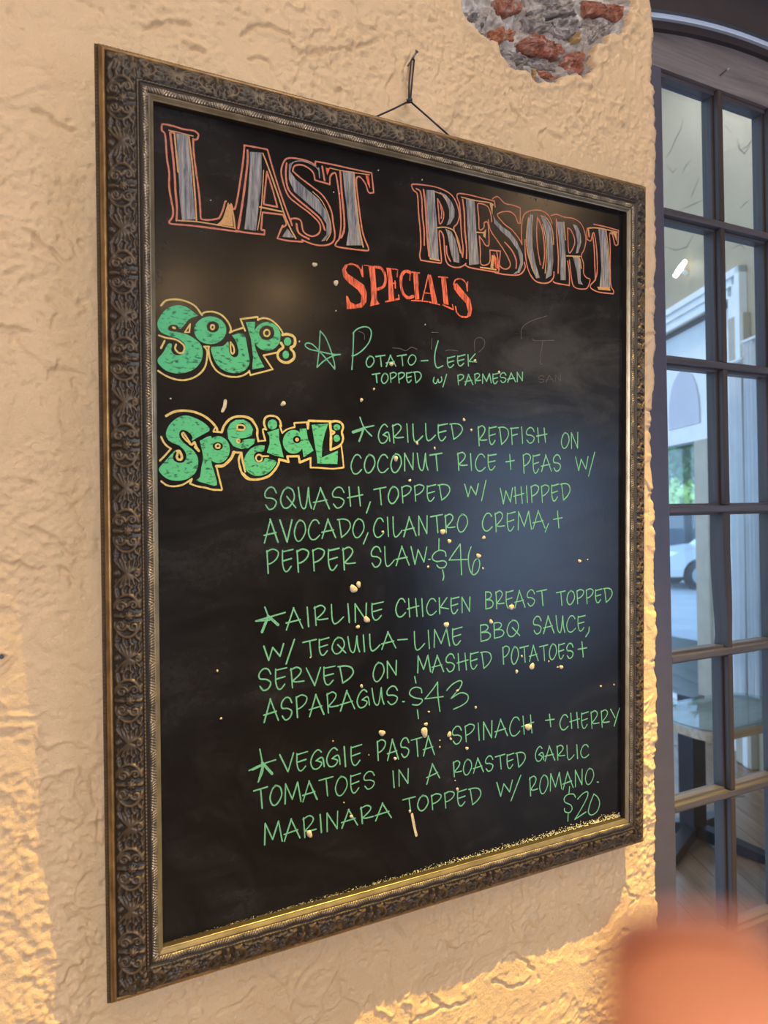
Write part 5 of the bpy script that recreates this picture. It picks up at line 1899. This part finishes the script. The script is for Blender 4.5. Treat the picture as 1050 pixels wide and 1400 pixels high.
quad = [c_near, c_right, c_far, c_left]
bm = bmesh.new()
bm_prism(bm, rounded_quad([mid + (q - mid) * 0.97 for q in quad], 0.09), TZ - 0.05, TZ - 0.012, lambda u, v, d: (u, v, d))
from_bm('tabletop', bm, 'table_wood', table)
bm = bmesh.new()
bm_prism(bm, rounded_quad(quad, 0.13), TZ - 0.012, TZ - 0.002, lambda u, v, d: (u, v, d))
from_bm('glass_top', bm, 'table_glass', table)
pb = on_z(948, 1150, 0.0)
pbx, pby = pb[0] - mid[0], pb[1] - mid[1]
box('column', pbx - 0.045, pbx + 0.045, pby - 0.045, pby + 0.045, 0.04, TZ - 0.05, 'table_base', table, 0.006)
for k in range(4):
    a = math.radians(20 + 90 * k)
    bm = bmesh.new()
    ca, sa_ = math.cos(a), math.sin(a)
    pr_ = [(0.03, 0.09), (0.12, 0.075), (0.34, 0.035), (0.37, 0.0), (0.31, 0.0), (0.03, 0.03)]
    bm_prism(bm, pr_, -0.03, 0.03, lambda u, v, d: (pbx + u * ca - d * sa_, pby + u * sa_ + d * ca, v))
    from_bm('foot', bm, 'table_base', table)

# ------------------------------------------------------------------ the street
GZ = -0.25
st = struct(box('ground', -30, 70, 7.56, 70, GZ - 0.1, GZ, 'road'))
struct(box('ground_side', 4.9, 70, -10, 7.56, GZ - 0.1, GZ, 'road'))


def leafy(name, label, cat, base, h, r, n, leafm, trunk_h, group=None):
    o = empty(name, base)
    tag(o, label, cat, group)
    if trunk_h > 0:
        bm = bmesh.new()
        bm_tube(bm, [(0, 0, 0), (0.05, 0.03, trunk_h * 0.5), (0.0, 0.0, trunk_h + 0.6)], [r * 0.10, r * 0.08, r * 0.05], 9)
        for k in range(4):
            a = k * 1.7
            bm_tube(bm, [(0, 0, trunk_h * 0.8), (r * 0.4 * math.cos(a), r * 0.4 * math.sin(a), trunk_h + 0.5 * (h - trunk_h))], [r * 0.045, r * 0.02], 6)
        from_bm('trunk', bm, 'bark', o, True)
    v, f = [], []
    zc = (h + trunk_h) / 2
    rz = (h - trunk_h) / 2
    for k in range(n):
        d = Vector((random.gauss(0, 1), random.gauss(0, 1), random.gauss(0, 1))).normalized()
        q = random.random() ** 0.4
        lump = 0.8 + 0.3 * math.sin(5 * d.x + 3 * d.z) * math.cos(4 * d.y)
        c = Vector((d.x * r * q * lump, d.y * r * q * lump, zc + d.z * rz * q * lump))
        a = Vector((random.gauss(0, 1), random.gauss(0, 1), random.gauss(0, 1))).normalized()
        b = a.cross(d).normalized() if a.cross(d).length > 1e-3 else Vector((1, 0, 0))
        s = r * random.uniform(0.035, 0.075)
        i0 = len(v)
        v += [c - a * s * 1.6, c + b * s * .7, c + a * s * 1.6, c - b * s * .7]
        f.append((i0, i0 + 1, i0 + 2, i0 + 3))
    cr = from_lists('foliage', v, f, leafm, o)
    cr['kind'] = 'stuff'
    return o


p = at_depth(922, 690, 31.0)
leafy('street_bush', 'sunny yellow-green bush beyond the parked cars', 'bush', (p[0], p[1], GZ), 3.4, 2.6, 2600, 'bush_green', 0.0)
p = at_depth(930, 640, 40.0)
leafy('street_tree', 'tall pale tree behind the bush across the street', 'tree', (p[0], p[1], GZ), 9.0, 3.2, 2600, 'leaf_green', 1.9)
p = at_depth(1046, 640, 16.0)
leafy('street_tree', 'dark green tree outside the small side window', 'tree', (p[0], p[1], GZ), 5.6, 2.2, 3200, 'leaf_green', 1.7)


def car(name, label, base, heading, paint, length=4.4, height=1.5, width=1.75, boxy=False):
    o = empty(name, base, (0, 0, heading))
    tag(o, label, 'car')
    L = length / 2
    if boxy:
        body = [(-L, .35), (-L, 1.0), (-L + .1, 1.08), (L - 1.2, 1.08), (L - .1, .98), (L, .8), (L, .35)]
        cab = [(-L + .12, 1.05), (-L + .35, height), (L - 1.7, height), (L - 1.15, 1.05)]
    else:
        body = [(-L, .35), (-L, .78), (-L + .25, .95), (L - 1.3, .98), (L - .35, .86), (L, .68), (L, .35)]
        cab = [(-L + .5, .94), (-L + 1.15, height), (L - 2.0, height), (L - 1.25, .95)]
    bm = bmesh.new()
    # body side with wheel arches cut in the outline
    out = []
    for wx in (L - 0.85, -L + 0.85):
        pass
    lower = []
    for wx in (-L + 0.85, L - 0.85):
        lower += [(wx - 0.40, .30)] + [(wx + 0.40 * math.cos(a), .32 + 0.40 * math.sin(a)) for a in np.linspace(math.pi, 0, 9)] + [(wx + 0.40, .30)]
    outline_ = [(-L, .30)] + lower + [(L, .30)] + [q for q in body[::-1] if q[1] > .36]
    bm_prism(bm, outline_, -width / 2, width / 2, lambda u, v, d: (u, d, v))
    bmesh.ops.triangulate(bm, faces=[q for q in bm.faces if len(q.verts) > 4])
    from_bm('body', bm, paint, o)
    bm = bmesh.new()
    bm_prism(bm, cab, -width / 2 + 0.1, width / 2 - 0.1, lambda u, v, d: (u, d, v))
    from_bm('cabin', bm, paint, o)
    for sgn in (-1, 1):
        bm = bmesh.new()
        cxm = sum(q[0] for q in cab) / 4
        czm = sum(q[1] for q in cab) / 4
        inner = [(cxm + (q[0] - cxm) * .86, czm + (q[1] - czm) * .74) for q in cab]
        y0 = sgn * (width / 2 - 0.1)
        bm_prism(bm, inner, y0, y0 + sgn * 0.01, lambda u, v, d: (u, d, v))
        from_bm('side_window', bm, 'car_glass', o)
    for wx in (-L + 0.85, L - 0.85):
        for sgn in (-1, 1):
            bm = bmesh.new()
            bm_tube(bm, [(wx, sgn * (width / 2 - 0.20), .32), (wx, sgn * (width / 2 + 0.01), .32)], 0.335, 22)
            w_ = from_bm('wheel', bm, 'tyre', o)
            bm = bmesh.new()
            bm_tube(bm, [(wx, sgn * (width / 2 - 0.02), .32), (wx, sgn * (width / 2 + 0.022), .32)], 0.20, 16)
            from_bm('hub', bm, 'rim', w_)
    for sgn in (-1, 1):
        bm = bmesh.new()
        bm_box(bm, L - 0.12, L + 0.005, sgn * (width / 2 - 0.22) - 0.15, sgn * (width / 2 - 0.22) + 0.15, .62, .76)
        from_bm('headlamp', bm, 'rim', o)
    return o


# side of the car turned to the camera: heading across the line of sight
hd = math.atan2(-MW[0][1], -MW[0][0])
right = np.array([MW[0][0], MW[0][1], 0])
wp = at_depth(928, 773, 17.5)
base = np.array([wp[0], wp[1], GZ]) + right * (-1.35) * -1.0
car('parked_car', 'white parked car with its wheel arch showing through the street opening', (base[0] + 0.2, base[1], GZ), math.atan2(MW[0][1], MW[0][0]) + math.pi, 'car_white')
wp = at_depth(924, 742, 22.5)
car('parked_van', 'dark blue boxy car parked behind the white car', (wp[0], wp[1], GZ), math.atan2(MW[0][1], MW[0][0]), 'car_dark', 4.6, 1.85, 1.85, True)

# ================================================================== LAMPS OF THE ROOM AND ADDED FILL LIGHTS
def pendant(loc, label, group):
    o = empty('pendant_lamp', loc)
    tag(o, label, 'lamp', group)
    bm = bmesh.new()
    bm_tube(bm, [(0, 0, 0.12), (0, 0, ROOM_H - loc[2])], 0.006, 8)
    from_bm('cord', bm, 'lamp_metal', o)
    bm = bmesh.new()
    bm_lathe(bm, [(0.02, 0.15), (0.035, 0.14), (0.05, 0.10), (0.13, 0.03), (0.135, 0.02), (0.12, 0.03), (0.045, 0.09)], 20)
    from_bm('shade', bm, 'lamp_metal', o, True)
    bm = bmesh.new()
    bm_lathe(bm, [(0.001, -0.065), (0.03, -0.058), (0.052, -0.035), (0.060, 0.0), (0.050, 0.035), (0.03, 0.06), (0.02, 0.10)], 18)
    from_bm('bulb', bm, 'bulb', o, True)
    return o


PG = 'pendant lamps over the dining room'
for loc, lb in (((0.43, -3.88, 2.80), 'pendant lamp hanging near the window wall, closest to the doorless corner'),
                ((1.11, -3.93, 2.84), 'pendant lamp hanging near the window wall, between two others'),
                ((2.23, -2.53, 3.27), 'pendant lamp hanging highest of the three, near the glazed door')):
    pendant(loc, lb, PG)


def fill_disc(loc, label):  # unseen glowing disc added to fill the rooms with soft light
    o = empty('ceiling_light', loc)
    tag(o, label, 'light', 'round ceiling lights')
    bm = bmesh.new()
    bm_lathe(bm, [(0.30, 0.0), (0.31, -0.01), (0.31, -0.05), (0.285, -0.05), (0.28, -0.02)], 32)
    from_bm('rim', bm, 'lamp_metal', o)
    bm = bmesh.new()
    bm_lathe(bm, [(0.28, -0.03), (0.27, -0.045), (0.001, -0.055)], 32)
    from_bm('diffuser', bm, 'lit_disc', o)
    return o


for x, y, lb in ((-1.5, -2.7, 'round ceiling light with a lit diffuser, beside the left wall'), (0.7, -1.3, 'round ceiling light with a lit diffuser, in mid room'),
                 (-0.4, -3.6, 'round ceiling light with a lit diffuser, by the front windows')):
    fill_disc((x, y, ROOM_H), lb)
fill_disc((2.0, 2.2, 5.2), 'round ceiling light in the room beyond the door')
fill_disc((3.2, 4.2, 5.2), 'round ceiling light in the far end of the room beyond')

# track spotlight that carries the key light
sp = empty('track_spotlight', (KEY_POS[0], KEY_POS[1], ROOM_H))
tag(sp, 'black track spotlight on the ceiling aimed at the chalkboard', 'spotlight')
dirv = (Vector((0.0, 0, 0.9)) - Vector(KEY_POS)).normalized()
hp = Vector(KEY_POS) - Vector((KEY_POS[0], KEY_POS[1], ROOM_H))
bm = bmesh.new()
bm_tube(bm, [(0, 0, 0), hp - dirv * 0.10], 0.010, 8)
from_bm('stem', bm, 'lamp_metal', sp)
bm = bmesh.new()
bm_tube(bm, [hp - dirv * 0.20, hp - dirv * 0.04], 0.05, 16)
from_bm('can', bm, 'lamp_metal', sp, True)
# unseen flap added near the lamp to keep its beam off the upper wall
bm = bmesh.new()
fl_v = []
for tt_ in (0.052, 0.054):
    for wx_, wz_ in ((-1.9, 1.74), (1.9, 1.60), (1.9, 4.3), (-1.9, 4.3)):
        q = Vector(KEY_POS) + (Vector((wx_, 0, wz_)) - Vector(KEY_POS)) * tt_ - Vector((KEY_POS[0], KEY_POS[1], ROOM_H))
        fl_v.append(bm.verts.new(q))
for f_ in ((0, 1, 2, 3), (7, 6, 5, 4), (0, 4, 5, 1), (1, 5, 6, 2), (2, 6, 7, 3), (3, 7, 4, 0)):
    bm.faces.new([fl_v[i] for i in f_])
from_bm('barn_door', bm, 'lamp_metal', sp)

# ================================================================== PHOTOGRAPHER'S FINGER, CLOSE TO THE LENS
def cam_pt(r, d, f):
    return CW + MW[0] * r + MW[1] * d + MW[2] * f


hand = empty('person', tuple(cam_pt(0.07, 0.20, 0.0)))
tag(hand, 'orange-pink fingertip of the person taking the picture, out of focus before the lens', 'person')
V_, E_, R_ = [], [], []


def chain(pts, radii, start=None):
    prev = start
    ids = []
    for p, r in zip(pts, radii):
        V_.append(tuple(np.array(cam_pt(*p)) - np.array(hand.location)))
        R_.append(r)
        i = len(V_) - 1
        if prev is not None:
            E_.append((prev, i))
        prev = i
        ids.append(i)
    return ids


FD = 0.049
tip = ((997 - 525) / 1000 * FD, (1362 - 700) / 1000 * FD, FD)
wrist = chain([(0.115, 0.245, -0.04), (0.095, 0.195, -0.022), (0.080, 0.160, -0.010)], [0.026, 0.028, 0.028])
hub_ = wrist[-1]
idx = chain([(0.060, 0.118, 0.010), (tip[0] + 0.008, 0.074, 0.042), (tip[0] + 0.003, 0.052, 0.051), (tip[0], tip[1] + 0.004, tip[2]), (tip[0], tip[1] - 0.002, tip[2])],
            [0.0125, 0.0108, 0.0104, 0.0100, 0.0076], hub_)
for k in range(3):
    x = 0.078 + 0.019 * k
    chain([(x, 0.120 + 0.006 * k, 0.008), (x + 0.002, 0.098 + 0.008 * k, 0.040), (x - 0.002, 0.118 + 0.008 * k, 0.052), (x - 0.004, 0.132 + 0.008 * k, 0.044)],
          [0.0115, 0.0100, 0.0090, 0.0080], hub_)
chain([(0.055, 0.175, -0.012), (0.036, 0.150, -0.020), (0.030, 0.122, -0.024), (0.030, 0.106, -0.022)], [0.014, 0.0115, 0.0102, 0.0085], hub_)
me = bpy.data.meshes.new('body')
me.from_pydata(V_, E_, [])
body = mesh_obj('hand', me, 'skin', hand)
sk = body.modifiers.new('skin', 'SKIN')
for i, sv in enumerate(me.skin_vertices[0].data):
    sv.radius = (R_[i], R_[i])
    sv.use_root = (i == hub_)
sk.use_smooth_shade = True
sb_ = body.modifiers.new('sub', 'SUBSURF')
sb_.levels = 2
sb_.render_levels = 3
# nail on the back of the fingertip (far side from the lens)
bm = bmesh.new()
nv = []
for j in range(5):
    row = []
    for k in range(7):
        u = (k / 6 - 0.5)
        w = (j / 4 - 0.5)
        a = u * 1.5
        pt = np.array(cam_pt(tip[0] + 0.0092 * math.sin(a), tip[1] + 0.004 + w * 0.011, tip[2] + 0.0092 * math.cos(a) + 0.0006 - 0.0016 * (w < -0.3)))
        row.append(bm.verts.new(pt - np.array(hand.location)))
    nv.append(row)
for a, b in zip(nv, nv[1:]):
    for k in range(6):
        bm.faces.new((a[k], a[k + 1], b[k + 1], b[k]))
bmesh.ops.solidify(bm, geom=bm.faces[:], thickness=0.0005)
from_bm('finger_nail', bm, 'nail_skin', hand, True)
# sleeve below the wrist
bm = bmesh.new()
q0 = np.array(cam_pt(0.112, 0.240, -0.038)) - np.array(hand.location)
q1 = np.array(cam_pt(0.150, 0.330, -0.075)) - np.array(hand.location)
q2 = np.array(cam_pt(0.200, 0.480, -0.160)) - np.array(hand.location)
bm_tube(bm, [q0, q1, q2], [0.034, 0.042, 0.050], 20)
from_bm('sleeve', bm, 'table_base', hand, True)
